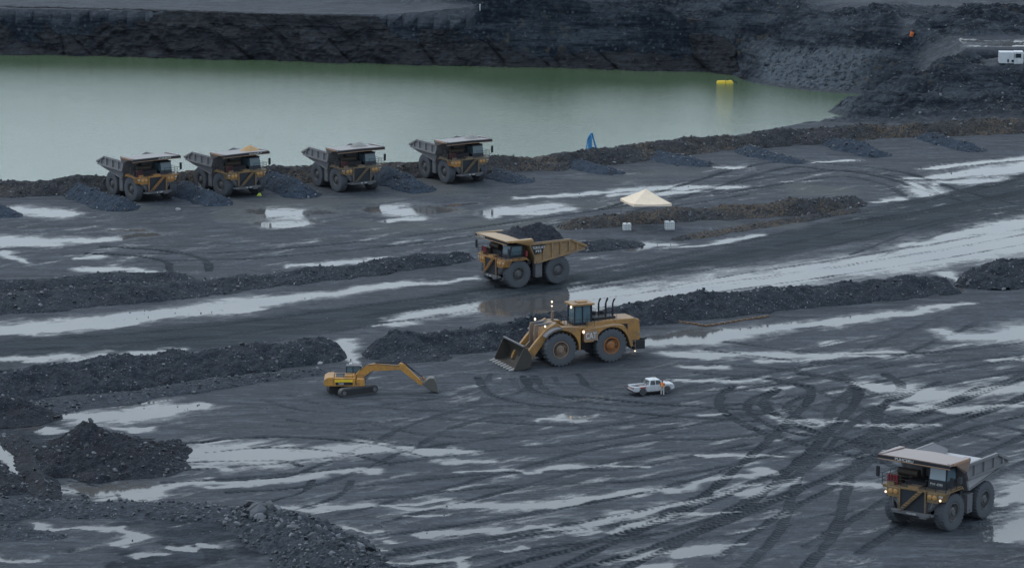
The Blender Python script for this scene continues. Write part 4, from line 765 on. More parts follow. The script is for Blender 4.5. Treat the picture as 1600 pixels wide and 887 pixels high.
    for sg in (-1, 1):
        q = MB().tube([(7.9, sg*3.5, 4.2), (7.9, sg*4.05, 4.35), (7.9, sg*4.05, 4.9)], .03, 5); q.tube([(7.9, sg*3.5, 3.7), (7.9, sg*4.05, 3.8), (7.9, sg*4.05, 4.35)], .03, 5); q.box(7.8, 7.95, sg*4.05-.16, sg*4.05+.16, 3.85, 4.85); q.build('mirror', DARK, T)
    MB().box(4.6, 4.9, 2.95, 3.35, 3.5, 4.2).build('control_box', RED if lit != 1 else MUDG, T)
    for ch in set(T.children)-n_before: ch.location.z += lift
    return T
def place(T, rear, fx, wb, side, ht, cam_toward=True, z=0):
    A = P(*rear, z); best = None
    for k in range(0, 3600):
        a = k*.1*math.pi/180; hx_, hy_ = math.cos(a), math.sin(a)
        if (hy_ > 0) == cam_toward: continue
        u, v = proj(A.x+wb*hx_, A.y+wb*hy_, z)
        if best is None or abs(u-fx) < best[0]: best = (abs(u-fx), a)
    a = best[1]; lx, ly = -math.sin(a)*side, math.cos(a)*side
    T.location = (A.x-lx*ht, A.y-ly*ht, z); T.rotation_euler = (0, 0, a)
    print('placed', T.name, round(math.degrees(a), 1)); return T
g_ = 'haul trucks parked along the lakeside berm'
T1 = haul_truck('parked haul truck at the far left, bright yellow front and lean grey bed', GREY, CANG, YEL, MUDG, wind=GLASSB, group=g_, capt='CARO', capy=1.2, steer=R(4), plate=None, numb='48')
place(T1, (176, 306), 205, 5.9, -1, 3.2)
T2 = haul_truck('parked haul truck second from left with the tan sand heap on its canopy', GREY, CANG, YELD, MUDG, wind=GLASSB, group=g_, capt='DAJU', capy=1.4, steer=R(10), numb='49')
place(T2, (314, 299), 345, 5.9, -1, 3.2)
T3 = haul_truck('dusty parked haul truck third from left with orange trimmed canopy', GREY, CANG, MUDY, MUDG, wind=GLASSB, group=g_, steer=R(2), numb='51')
place(T3, (496, 291), 525, 5.9, -1, 3.2)
T4 = haul_truck('parked haul truck at the right end of the row, yellow light box on one side', GREY, CANG, MUDY, MUDG, wind=GLASSB, group=g_, steer=R(0), numb='52')
place(T4, (664, 278), 694, 5.9, -1, 3.2)
T5 = haul_truck('loaded yellow haul truck driving on the haul road heaped with dark rock', YELB, CANY, YEL, MUDG, side='TURGUAY', capt='CHERU', capy=-2.2, wind=GLASSP, steer=R(0), numb='793', lit=0, corner=CANY, full=True, zc=6.15)
place(T5, (871, 443), 810, 5.9, 1, 3.2)
T6 = haul_truck('empty haul truck with glowing headlights at the lower right corner', GREY, TAN, YELD, PALE, lit=1, capt='PUHCERU', capy=-.9, plate='P.N14380', wind=GLASSP, steer=R(-4), numb='7708', lift=.85, cl=.8, zc=6.75, rz=.42)
place(T6, (1537, 809), 1489, 5.9, 1, 3.2)
# load and heaps
def heap(name, label, cat, truck, x0, x1, y0, y1, zb, h, mat, seed, rough=.3):
    nx, ny = 48, 36; xs = np.linspace(0, 1, nx); ys = np.linspace(0, 1, ny); a, b = np.meshgrid(xs, ys); X_ = x0+(x1-x0)*a; Y_ = y0+(y1-y0)*b
    rr = np.sqrt(((a-.5)*2)**2+((b-.5)*2)**2*1.0); wz = np.clip(1-rr, 0, 1)
    zbv = zb(X_) if callable(zb) else zb
    Z_ = zbv+h*(1-(1-wz)**1.3)*(.75+.5*fbm(X_*.8, Y_*.8, 3, seed))+(rough*(cell(X_*1.3, Y_*1.3, seed)-.4)+(fbm(X_*3, Y_*3, 3, seed)-.5)*rough)*np.clip(wz*3, 0, 1)
    if rough < .15: Z_ = np.where(wz <= 0.001, zbv-.1, Z_)
    o = npmesh(name, np.stack([X_.ravel(), Y_.ravel(), Z_.ravel()], 1), gridfaces(ny, nx), mat, True); tag(o, label, cat)
    o.location = truck.location; o.rotation_euler = truck.rotation_euler; return o
heap('rock_load', 'heap of dark broken rock filling the bed of the yellow haul truck', 'rock load', T5, -3.4, 5.6, -3.25, 3.25, lambda x: 5.2-np.clip(-1.2-x, 0, 9)*.45+np.where(x > 4.05, 1.15, 0), 2.4, M_LOAD, 401, .55)
SAND = paint('sand', (.42, .27, .13), .2, .8, dust=(.36, .27, .17), lowz=-9, topdust=.5); SANDG = paint('grey_sand', (.22, .22, .22), .2, .8, dust=(.24, .24, .24), lowz=-9)
heap('sand_heap', 'small tan sand heap on the canopy of the second parked truck', 'sand heap', T2, 4.9, 7.0, .2, 3.4, 6.5, .8, SAND, 411, .08)
heap('sand_heap', 'grey grit heap on the canopy of the third parked truck', 'sand heap', T3, 4.9, 7.0, -.8, 2.2, 6.5, .7, SANDG, 421, .08)
heap('sand_heap', 'grey grit heap on the canopy of the rightmost parked truck', 'sand heap', T4, 4.9, 7.0, .2, 3.0, 6.5, .6, SANDG, 431, .08)
# ------------------------------------------------------------------ wheel loader
def arc(cx, cz, r, a0, a1, n): return [(cx+r*math.cos(R(a0+(a1-a0)*i/n)), cz+r*math.sin(R(a0+(a1-a0)*i/n))) for i in range(n+1)]
def loader():
    T = thing('wheel_loader', 'large yellow wheel loader with lit lamps and toothed bucket on the ground', 'wheel loader')
    for sg in (-1, 1):
        wheel(T, 6.4, sg*2.15, 1.95, 1.95, 1.25, sg, RIMT, 24, .10); wheel(T, 0, sg*2.15, 1.95, 1.95, 1.25, sg, RIMO, 24, .10)
    # rear frame
    m = MB().box(-3.2, 4.2, -1.2, 1.2, 1.4, 3.2); m.tube([(0, -1.6, 1.85), (0, 1.6, 1.85)], .55, 12); m.tube([(6.4, -1.6, 1.85), (6.4, 1.6, 1.85)], .55, 12); m.box(4.2, 5.2, -.5, .5, 1.3, 3.0); m.box(5.0, 7.9, -1.15, 1.15, 1.3, 3.4); m.box(2.2, 4.4, -1.9, 1.9, 2.3, 3.5)
    m.build('chassis', DARK, T)
    h = MB(); h.prism([(2.5, 3.4), (2.5, 4.6), (-1.0, 4.75), (-3.5, 4.72), (-4.1, 4.5), (-4.2, 2.2), (-3.2, 1.7), (-2.4, 3.2)], -1.5, 1.5); H_ = h.build('hood', YELL, T, bevel=.08)
    for sg in (-1, 1):
        l = MB().hexa(*[[(x, sg*yy, z) for x, z, yy in q] for q in ([(-1.35, 4.15, 1.51), (-2.55, 4.15, 1.51), (-2.55, 2.6, 1.51), (-2.15, 2.6, 1.51)], [(-1.35, 4.15, 1.54), (-2.55, 4.15, 1.54), (-2.55, 2.6, 1.54), (-2.15, 2.6, 1.54)])]); l.build('louver', BLACK, H_)
        # rear fender with arch
        fp = [(3.4, 2.6), (3.4, 4.05), (1.9, 4.2), (-.6, 4.35), (-1.6, 4.2), (-2.5, 3.0), (-2.75, 1.7), (-2.45, 1.6)]+arc(0, 1.88, 2.28, 175, 25, 12)[1:]+[(2.3, 2.6)]
        MB().prism(fp, *sorted((sg*1.55, sg*2.7))).build('fender', YELL, T)
        MB().box(1.75, 3.5, *sorted((sg*2.7, sg*2.74)), 2.75, 3.85).build('badge', TAN, T)
        text(T, 'CAT', (2.65, sg*2.77, 3.3), (-sg, 0, 0), (0, sg, 0), .72, 1.35, LETW)
        # front fender
        fp = [(4.75, 1.6), (4.65, 4.0), (5.4, 4.25), (6.6, 4.3), (7.6, 3.9)]+arc(6.4, 1.88, 2.2, 60, 178, 10)
        MB().prism(fp, *sorted((sg*1.2, sg*1.75))).build('fender', YELL, T)
        MB().prism(arc(6.4, 1.95, 2.55, 40, 95, 8)+arc(6.4, 1.95, 2.35, 95, 40, 8), *sorted((sg*1.76, sg*2.75))).build('fender', MUDG, T)
        MB().prism([(3.95, 1.7), (3.95, 3.9), (4.6, 4.45), (6.3, 4.62)]+arc(6.4, 1.95, 2.3, 96, 185, 9), *sorted((sg*1.76, sg*2.72))).build('fender', YELL, T)
    # platform and cab
    p = MB().box(1.3, 4.7, -2.1, 2.1, 4.1, 4.28); p.box(2.6, 4.2, -2.0, 2.0, 3.6, 4.1); p.build('platform', YELL, T)
    nb_ = set(T.children)
    cb = MB(); cb.box(3.0, 5.3, -1.0, 1.0, 4.08, 4.4)
    for x in (3.05, 4.2, 5.2):
        for y in (-.95, .95): cb.box(x-.06, x+.06, y-.06, y+.06, 4.3, 6.4)
    cb.box(3.0, 3.2, -.9, .9, 4.3, 6.3)
    C_ = cb.build('cab', NAVY, T)
    MB().box(2.75, 5.55, -1.2, 1.2, 6.4, 6.62).box(3.4, 4.6, -.5, .5, 6.62, 6.78).build('roof', YELL, C_, bevel=.04)
    MB().box(3.2, 5.16, -.94, .94, 4.3, 6.4).build('window', GLASSB, C_)
    MB().box(3.6, 4.4, -.5, .5, 4.3, 5.6).build('seat', DARK, C_)
    for ch in set(T.children)-nb_: ch.location.x -= 1.25; ch.location.z += .2
    # front frame tower, arms
    MB().prism([(5.2, 3.0), (5.2, 4.2), (6.5, 4.9), (7.6, 4.5), (8.1, 3.2), (8.0, 2.0), (7.2, 1.6)], -1.1, 1.1).build('front_frame', YELL, T, bevel=.05)
    for sg in (-1, 1):
        MB().prism([(5.9, 4.6), (6.6, 4.95), (7.8, 4.35), (9.0, 3.1), (10.6, 1.3), (10.9, .55), (10.3, .35), (9.5, 1.0), (8.4, 2.4), (7.4, 3.5), (6.2, 4.0)], *sorted((sg*1.3, sg*1.75))).build('lift_arm', YELL, T, bevel=.03)
        MB().tube([(6.2, sg*1.0, 2.6), (8.9, sg*1.1, 2.6)], .17, 10).build('lift_cylinder', MUDG, T, True)
        MB().prism([(8.35, 4.75), (8.85, 4.75), (9.0, 3.6), (8.9, 2.6), (9.6, 1.9), (9.3, 1.6), (8.4, 2.5), (8.5, 3.6)], *sorted((sg*.55, sg*.8))).build('tilt_lever', RIMT, T)
        MB().tube([(6.2, sg*.68, 4.75), (8.5, sg*.68, 4.65)], .16, 10).build('tilt_cylinder', MUDG, T, True)
        MB().bar((9.3, sg*.68, 1.85), (10.4, sg*.68, 2.0), .3, .3).build('tilt_link', YELD, T)
    MB().box(9.3, 9.9, -1.3, 1.3, 1.3, 1.75).build('cross_tube', YELD, T)
    # bucket
    bk = MB(); W_ = 3.05
    prof = [(12.6, .12), (11.2, .12), (10.5, .35), (10.25, .9), (10.3, 1.6), (10.7, 2.35), (11.15, 2.75)]; th = .1
    inner = [(12.55, .2), (11.25, .24), (10.62, .45), (10.38, .95), (10.43, 1.55), (10.8, 2.28), (11.2, 2.66)]
    for i in range(len(prof)-1):
        a, b, c, d = prof[i], prof[i+1], inner[i+1], inner[i]
        bk.hexa([(a[0], -W_, a[1]), (b[0], -W_, b[1]), (b[0], W_, b[1]), (a[0], W_, a[1])], [(d[0], -W_, d[1]), (c[0], -W_, c[1]), (c[0], W_, c[1]), (d[0], W_, d[1])])
    for sg in (-1, 1): bk.prism([(12.5, .1), (11.2, .1), (10.48, .33), (10.22, .9), (10.27, 1.62), (10.68, 2.38), (11.15, 2.78), (11.6, 1.9)], *sorted((sg*W_, sg*(W_+.09))))
    B_ = bk.build('bucket', paint('bucket_steel', (.045, .042, .038), .6, .6, dust=(.09, .085, .08), topdust=.2), T)
    MB().box(11.05, 11.3, -W_, W_, 2.72, 2.86).build('bucket_lip', MUDG, B_)
    for k in range(8):
        y = -W_+.15+k*(2*W_-.3)/7; MB().hexa([(12.35, y-.17, .06), (13.0, y-.12, .08), (13.0, y+.12, .08), (12.35, y+.17, .06)], [(12.35, y-.17, .34), (13.0, y-.12, .16), (13.0, y+.12, .16), (12.35, y+.17, .34)]).build('tooth', paint('tooth', (.4, .4, .4), .2) if k == 0 else bpy.data.materials['tooth'], B_)
    # counterweight, ladder, exhausts
    MB().box(-4.75, -3.2, -1.7, 1.7, 1.0, 2.1).box(-5.0, -4.2, .6, 1.6, 2.1, 2.3).build('counterweight', DARK, T, bevel=.08)
    MB().box(-4.15, -3.8, -1.3, 1.3, 2.3, 2.9).build('tow_block', RIMT, T)
    q = MB()
    for x in (-2.9, -3.4): q.tube([(x, 1.9, .45), (x, 1.9, 2.3)], .04, 5)
    for k in range(4): q.box(-3.4, -2.9, 1.84, 1.96, .5+k*.5, .54+k*.5)
    q.build('ladder', RIMT, T)
    for k in range(4):
        x = .35-k*.52+(.12 if k > 1 else 0); y = .5 if k % 2 else -.3
        MB().tube([(x, y, 4.65), (x, y, 6.4), (x-.12, y, 6.8), (x-.26, y, 7.0)], [.11, .11, .11, .12], 8).build('exhaust_pipe', DARK, T, True)
    q = MB().box(-1.3, 1.5, -.8, .9, 4.68, 5.0)
    for k in range(3): q.lathe([(.3, 4.7), (.3, 5.35), (.2, 5.45)], (1.9-k*1.1, -.9, 0), 12, 'z')
    q.build('air_cleaner', DARK, T)
    q = MB(); rails(q, [(2.6, 1.45, 0), (-1.2, 1.45, 0)], 4.68, .8, 2, ver=.45, r=.022); rails(q, [(2.6, -1.45, 0), (-1.2, -1.45, 0)], 4.68, .8, 2, ver=.45, r=.022); rails(q, [(4.65, 2.05, 0), (1.9, 2.05, 0)], 4.28, .9, 2, ver=.7); rails(q, [(4.65, -2.05, 0), (4.65, 2.05, 0)], 4.28, 1.0, 2, ver=.7); rails(q, [(-1.4, -1.4, 0), (-3.6, -1.4, 0), (-3.6, 1.4, 0), (-1.4, 1.4, 0)], 4.7, .0001, 1); q.build('handrail', DARK, T)
    for x, y, z, r_, st in ((4.4, .95, 6.5, .16, 1), (5.6, -1.9, 6.7, .13, 1), (5.6, -1.9, 6.2, .09, 1), (7.9, 1.5, 4.6, .14, 1), (7.9, -1.5, 4.9, .17, 1), (3.6, 2.75, 3.85, .2, 1), (-3.3, 2.0, .9, .08, 1)):
        l = MB().lathe([(r_*.8, -.08), (r_, 0), (r_*.8, .06), (.01, .10)], (x, y, z), 14, 'x'); l.build('work_light', LAMP, T, True)
    MB().tube([(5.6, -1.9, 3.9), (5.6, -1.9, 6.6)], .05, 5).build('lamp_post', RIMT, T); MB().box(5.4, 5.62, -2.15, -1.75, 4.6, 5.6).build('mirror', RIMT, T)
    MB().tube([(7.85, 1.5, 4.2), (7.85, 1.5, 4.55)], .05, 6).build('lamp_post', RIMT, T); MB().tube([(7.85, -1.5, 4.2), (7.85, -1.5, 4.85)], .05, 6).build('lamp_post', RIMT, T)
    for sg in (-1, 1):
        MB().tube([(5.2, sg*.75, 3.6), (5.6, sg*.8, 3.0), (6.0, sg*1.0, 2.7)], .05, 6).build('hydraulic_hose', BLACK, T, True)
    return T
place(loader(), (955, 565), 876, 6.4, 1, 2.6)
# ------------------------------------------------------------------ excavator
def excavator():
    c = P(556, 612.5); T = thing('excavator', 'small yellow crawler excavator with its boom stretched out to the right', 'excavator', c, R(1))
    a = R(31)
    def rot(mb): mb.v = [(x*math.cos(a)-y*math.sin(a), x*math.sin(a)+y*math.cos(a), z) for x, y, z in mb.v]; return mb
    for sg in (-1, 1):
        out = arc(-1.95, .48, .48, 90, 270, 8)+arc(1.95, .48, .48, -90, 90, 8); y0, y1 = sorted((sg*1.0, sg*1.6))
        m = MB().prism(out, y0, y1)
        for k in range(22): m.box(-1.95+k*.186-.05, -1.95+k*.186+.05, y0-.01, y1+.01, .94, .99); m.box(-1.95+k*.186-.05, -1.95+k*.186+.05, y0-.01, y1+.01, -.03, .02)
        m.v = [(x-.45, y, z) for x, y, z in m.v]; tk = rot(m).build('track', paint('track_steel', (.05, .053, .06), .6, .6) if sg < 0 else bpy.data.materials['track_steel'], T)
        m = MB().prism(arc(-1.95, .48, .33, 90, 270, 8)+arc(1.95, .48, .33, -90, 90, 8), *sorted((sg*1.05, sg*1.63)))
        m.v = [(x-.45, y, z) for x, y, z in m.v]; rot(m).build('roller_frame', DARK, tk)
        m = MB()
        for x in (-1.95, 1.95): m.lathe([(.24, 0), (.24, .06), (.1, .08)], (x, sg*1.63 if sg > 0 else -1.69, .48), 14)
        m.v = [(x-.45, y, z) for x, y, z in m.v]; rot(m).build('sprocket', MUDG, tk, True)
    m = MB().box(-1.2, 1.2, -1.0, 1.0, .45, .85); m.lathe([(.75, .8), (.75, 1.1)], (0, 0, 0), 20, 'z'); m.build('slew_ring', DARK, T)
    m = MB().box(-3.1, 1.0, -1.45, 1.45, 1.0, 1.15); m.box(-2.4, .0, -1.45, 1.4, 1.15, 1.95); m.box(.1, 1.0, -1.42, -.55, 1.15, 1.8); m.box(-1.2, -.1, -1.0, .3, 1.95, 2.15); U_ = m.build('upper_body', YELX, T, bevel=.06)
    MB().prism([(-2.4, 1.0), (-2.4, 2.05), (-3.1, 2.0), (-3.5, 1.75), (-3.55, 1.2), (-3.35, 1.0)], -1.45, 1.45).build('counterweight', YELX, T, bevel=.08)
    MB().box(-2.2, -.3, -1.47, -1.452, 1.15, 1.45).build('side_panel', BLACK, U_)
    text(U_, '320D', (-1.6, -1.49, 1.3), (1, 0, 0), (0, -1, 0), .2, .6, LETW)
    MB().box(-2.3, -.3, -1.475, -1.452, 1.5, 1.75).build('stripe', paint('bright_yellow', (.75, .55, .03), .2, lowz=-5, topdust=0), U_)
    MB().box(-2.2, -.6, -.9, 1.0, 1.96, 2.0).build('engine_grille', DARK, U_)
    q = MB(); rails(q, [(-2.3, -1.35, 0), (-.3, -1.35, 0)], 1.95, .45, 1, ver=.7, r=.02); rails(q, [(.15, -1.35, 0), (.95, -1.35, 0)], 1.8, .5, 1, ver=.4, r=.02); q.build('handrail', DARK, U_)
    q = MB(); q.tube([(.4, -.36, 2.5), (1.2, -.36, 3.18), (2.4, -.36, 3.3), (4.9, -.36, 3.05)], .035, 5); q.build('hydraulic_hose', BLACK, T)
    nb_ = set(T.children); m = MB(); m.box(.0, 1.75, .45, 1.45, 1.25, 1.9)
    for x in (.05, .8, 1.68):
        for y in (.5, 1.4): m.box(x-.05, x+.05, y-.05, y+.05, 1.9, 2.95)
    C_ = m.build('cab', NAVY, T); MB().prism([(.0, 2.95), (.05, 3.07), (1.5, 3.07), (1.78, 2.95)], .42, 1.48).build('roof', MUDG, C_)
    MB().box(.08, 1.66, .5, 1.4, 1.9, 2.95).build('window', GLASSB, C_)
    for ch in set(T.children)-nb_: ch.location.x -= 1.1; ch.location.z -= .12
    MB().tube([(-.6, 1.2, 2.15), (-.6, 1.2, 3.0)], .05, 6).box(-.75, -.45, 1.0, 1.4, 2.75, 3.05).build('air_intake', WHITE, T)
    boom = [(-.45, 1.2), (-.4, 1.65), (.35, 2.45), (1.2, 3.1), (2.0, 3.28), (5.0, 3.0), (5.1, 2.6), (2.6, 2.5), (1.7, 2.42), (.6, 1.6), (.0, 1.1)]
    MB().prism(boom, -.3, .22).build('boom', YELX, T, bevel=.03)
    for y in (-.5, .42): MB().tube([(.6, y, 1.1), (1.4, y, 1.9)], .11, 8).tube([(1.4, y, 1.9), (2.0, y, 2.65)], .06, 8).build('boom_cylinder', MUDG, T, True)
    MB().tube([(2.2, -.04, 3.42), (4.1, -.04, 3.38)], .1, 8).tube([(4.1, -.04, 3.38), (5.2, -.04, 3.2)], .055, 8).build('stick_cylinder', DARK, T, True)
    MB().prism([(4.75, 3.15), (5.0, 3.35), (5.55, 3.2), (5.8, 2.8), (7.5, 1.15), (7.4, .85), (7.1, .9), (5.25, 2.4), (4.85, 2.6)], -.26, .18).build('stick', YELX, T, bevel=.03)
    MB().tube([(5.3, -.04, 3.45), (6.6, -.04, 2.4)], .09, 8).tube([(6.6, -.04, 2.4), (7.45, -.04, 1.75)], .05, 8).build('bucket_cylinder', DARK, T, True)
    MB().bar((7.45, -.04, 1.75), (7.2, -.04, 1.2), .3, .12).bar((7.45, -.04, 1.75), (8.0, -.04, 1.15), .3, .12).build('linkage', RIMO, T)
    m = MB().prism([(7.45, .95), (7.75, 1.35), (8.25, 1.75), (8.75, 1.7), (9.0, 1.2), (9.15, .45), (9.3, .0), (8.8, .12), (8.2, .35), (7.85, .7)], -.65, .6); B_ = m.build('bucket', paint('bucket_pale', (.10, .098, .09), .8, .6, lowz=-.3), T, bevel=.08)
    for k in range(4): MB().bar((9.0, -.55+k*.34, .2), (9.35, -.55+k*.34, -.08), .12, .1).build('tooth', DARK, B_)
    return T
excavator()
# ------------------------------------------------------------------ pickup
def pickup():
    T = thing('pickup_truck', 'white double cab pickup with an open bed parked on the wet pad', 'pickup')
    for x in (0, 3.05):
        for sg in (-1, 1): wheel(T, x, sg*.78, .37, .37, .25, sg, RIM, 20, .012)
    low = [(-1.15, .55), (-1.15, .98), (.75, 1.0), (.75, 1.05), (2.55, 1.08), (3.5, 1.0), (3.92, .88), (3.98, .5), (3.5, .38)]+arc(3.05, .38, .46, 5, 175, 8)+[(2.4, .36), (.7, .36)]+arc(0, .38, .46, 5, 175, 8)+[(-.9, .42)]
    B_ = MB(); B_.prism(low, -.85, -.60); B_.prism(low, .60, .85); B_.box(.75, 3.9, -.62, .62, .45, 1.0); B_.box(-1.15, .75, -.62, .62, .5, .62); B_.box(-1.18, -1.08, -.83, .83, .5, .99); B_.prism([(2.4, .98), (2.5, 1.12), (3.4, 1.04), (3.9, .9), (3.9, .8)], -.72, .72)
    B = B_.build('body', WHITE, T, bevel=.025)
    cab = MB().hexa([(.72, -.8, 1.0), (2.75, -.8, 1.0), (2.75, .8, 1.0), (.72, .8, 1.0)], [(.95, -.66, 1.58), (2.15, -.66, 1.60), (2.15, .66, 1.60), (.95, .66, 1.58)]); C_ = cab.build('cab', WHITE, T, bevel=.05)
    for sg in (-1, 1):
        for x0, x1, t0, t1 in ((.93, 1.55, 1.03, 1.52), (1.66, 2.5, 1.63, 2.1)):
            q = [(x0, sg*.805, 1.05), (x1, sg*.805, 1.05), (t1, sg*.695, 1.50), (t0, sg*.695, 1.50)]; q2 = [(a, b+sg*.01, c) for a, b, c in q]; MB().hexa(q, q2).build('window', GLASS, C_)
        MB().box(2.35, 2.5, *sorted((sg*.83, sg*1.0)), 1.05, 1.22).build('mirror', DARK, T)
        MB().box(-1.2, -1.17, *sorted((sg*.6, sg*.82)), .7, .92).build('tail_light', RED, B)
        MB().box(-.4, .4, *sorted((sg*.852, sg*.862)), .78, .92).build('side_stripe', paint('red_stripe', (.45, .1, .06), .3) if sg < 0 else bpy.data.materials['red_stripe'], B)
    MB().hexa([(.74, -.68, 1.08), (.74, .68, 1.08), (.71, .68, 1.08), (.71, -.68, 1.08)], [(.94, -.58, 1.5), (.94, .58, 1.5), (.91, .58, 1.5), (.91, -.58, 1.5)]).build('rear_window', GLASS, C_)
    MB().hexa([(2.72, -.7, 1.08), (2.72, .7, 1.08), (2.75, .7, 1.08), (2.75, -.7, 1.08)], [(2.22, -.6, 1.54), (2.22, .6, 1.54), (2.25, .6, 1.54), (2.25, -.6, 1.54)]).build('windscreen', GLASS, C_)
    MB().box(-1.05, .72, -.58, .58, .63, .66).build('bed_floor', DARK, T)
    MB().box(-.1, .6, -.45, .4, .66, .9).build('bed_crate', paint('crate_red', (.28, .10, .07), .4), T)
    MB().tube([(.55, -.62, 1.0), (.55, -.62, 1.5), (.55, .62, 1.5), (.55, .62, 1.0)], .03, 6).build('roll_bar', DARK, T)
    MB().box(-1.32, -1.18, -.8, .8, .42, .55).build('bumper', DARK, T); MB().box(-1.19, -1.182, -.5, .5, .72, .82).build('tailgate_stripe', bpy.data.materials['red_stripe'], B)
    MB().tube([(1.9, .3, 1.6), (1.9, .3, 1.72)], .06, 8).build('beacon', LENS, T)
    return T
TP = pickup(); place(TP, (1005, 617.5), 1044, 3.05, -1, .9, cam_toward=False)
TP.scale = (.97, 1.0, 1.02)
# ------------------------------------------------------------------ person
def skinned(name, verts, edges, radii, mat, parent=None, root=0, sub=2):
    me = bpy.data.meshes.new(name); me.from_pydata(verts, edges, []); o = bpy.data.objects.new(name, me); COL.objects.link(o); o.parent = parent
    s = o.modifiers.new('s', 'SKIN'); 
    for i, r_ in enumerate(radii):
        d_ = me.skin_vertices[0].data[i]; d_.radius = r_ if isinstance(r_, tuple) else (r_, r_); d_.use_root = (i == root)
    s.use_smooth_shade = True; q = o.modifiers.new('u', 'SUBSURF'); q.levels = q.render_levels = sub; me.materials.append(mat); return o
def person(loc, rz):
    T = thing('person', 'worker in orange hi-vis vest and red helmet standing beside the white pickup', 'person', loc, rz)
    SK = paint('skin', (.36, .2, .13), .1, lowz=-9, topdust=0); V_ = []; E_ = []; Rr = []
    def v(p, r_, par=None):
        V_.append(p); Rr.append(r_); i = len(V_)-1
        if par is not None: E_.append((par, i))
        return i
    pel = v((0, 0, .95), (.15, .11)); ab = v((0, 0, 1.12), (.14, .10), pel); ch = v((.01, 0, 1.32), (.17, .11), ab); nk = v((0, 0, 1.48), .055, ch); hd = v((.02, 0, 1.60), (.085, .095), nk); v((.02, 0, 1.72), (.07, .085), hd)
    for sg in (-1, 1):
        sh = v((0, sg*.17, 1.42), .06, ch); el = v((.04, sg*.26, 1.16), .045, sh); wr = v((.20, sg*.22, .98), .03, el); pm_ = v((.26, sg*.21, .95), (.038, .022), wr)
        for k in range(4): f1 = v((.31, sg*(.185+k*.018), .935), .009, pm_); v((.345-.006*abs(k-1.5), sg*(.183+k*.018), .915), .008, f1)
        t1 = v((.27, sg*.165, .945), .010, pm_); v((.30, sg*.155, .93), .008, t1)
        hp = v((0, sg*.10, .88), .095, pel); kn = v((.02, sg*.13, .5), .062, hp); an = v((-.01, sg*.14, .1), .042, kn); v((.13, sg*.15, .045), .04, an)
    skinned('body', V_, E_, Rr, SK, T)
    TR_ = paint('trousers', (.42, .42, .42), .3, lowz=-3, topdust=0)
    skinned('trousers', [(0, 0, 1.0), (0, .10, .88), (.02, .13, .5), (-.01, .14, .10), (0, -.10, .88), (.02, -.13, .5), (-.01, -.14, .10)], [(0, 1), (1, 2), (2, 3), (0, 4), (4, 5), (5, 6)], [(.165, .125), .115, .085, .07, .115, .085, .07], TR_, T)
    skinned('vest', [(0, 0, .92), (0, 0, 1.12), (.01, 0, 1.34), (0, 0, 1.44), (0, .19, 1.42), (.03, .265, 1.2), (0, -.19, 1.42), (.03, -.265, 1.2)], [(0, 1), (1, 2), (2, 3), (2, 4), (4, 5), (2, 6), (6, 7)], [(.18, .135), (.175, .13), (.2, .14), .09, .085, .065, .085, .065], paint('vest_orange', (.75, .17, .03), .15, lowz=-3, topdust=0), T)
    st = MB()
    for y in (-.08, .08): st.box(-.150, -.142, y-.02, y+.02, 1.0, 1.42)
    st.build('reflective_stripe', paint('stripe_yellow', (.8, .6, .2), .1, lowz=-3), T)
    hm = MB().lathe([(.135, 1.68), (.125, 1.70), (.115, 1.76), (.08, 1.82), (.01, 1.84)], (.02, 0, 0), 16, 'z'); hm.build('helmet', RED, T, True)
    for sg in (-1, 1): MB().box(-.06, .2, sg*.15-.05, sg*.15+.05, 0, .1).build('boot', DARK, T, bevel=.03)
pp = P(1035, 617.8); person(pp, R(75))
# ------------------------------------------------------------------ canopy tent and tanks
def tent():
    nl, nr_ = P(990.5, 361), P(1048, 360); ex = (nr_-nl); L = ex.length; ex.normalize(); ey = Vector((-ex.y, ex.x, 0)); ey = (ey*math.cos(R(14))-ex*math.sin(R(14)))
    T = thing('canopy_tent', 'cream pop-up canopy tent on thin legs in front of the rocky berm', 'canopy tent', (nl+nr_)/2)
    o = (nl+nr_)/2; D_ = 5.0
    cs = [nl-o, nr_-o, nr_-o+ey*D_, nl-o+ey*D_]; EV = 3.55; PK = 5.35
    cm = sum(cs, Vector())/4
    for c in cs: MB().tube([c, c+Vector((0, 0, EV))], .045, 6).build('leg', MUDG, T)
    m = MB(); nseg = 8; vs2 = []
    for j in range(nseg+1):
        f = j/nseg; ring = []
        for i in range(4):
            for k in range(6):
                p = cs[i].lerp(cs[(i+1) % 4], k/6); sag = -.14*math.sin(math.pi*k/6)*(1-f)
                q = p.lerp(cm, f); q.z = EV+.18+sag+(PK-EV)*(f**1.12); q = q+(q-cm)*.03*(1-f); ring.append(q)
        vs2 += ring
    fs2 = [(j*24+k, j*24+(k+1) % 24, (j+1)*24+(k+1) % 24, (j+1)*24+k) for j in range(nseg) for k in range(24)]
    m.add(vs2, fs2)
    ring0 = vs2[:24]; m.add([v for v in ring0]+[Vector((v.x, v.y, EV-.10)) for v in ring0], [(k, (k+1) % 24, 24+(k+1) % 24, 24+k) for k in range(24)])
    m.build('canvas', paint('canvas_cream', (.78, .66, .52), .15, .8, lowz=-9, topdust=0), T, True)
tent()
WP = glassm('tank_plastic', (.62, .66, .68), .4)
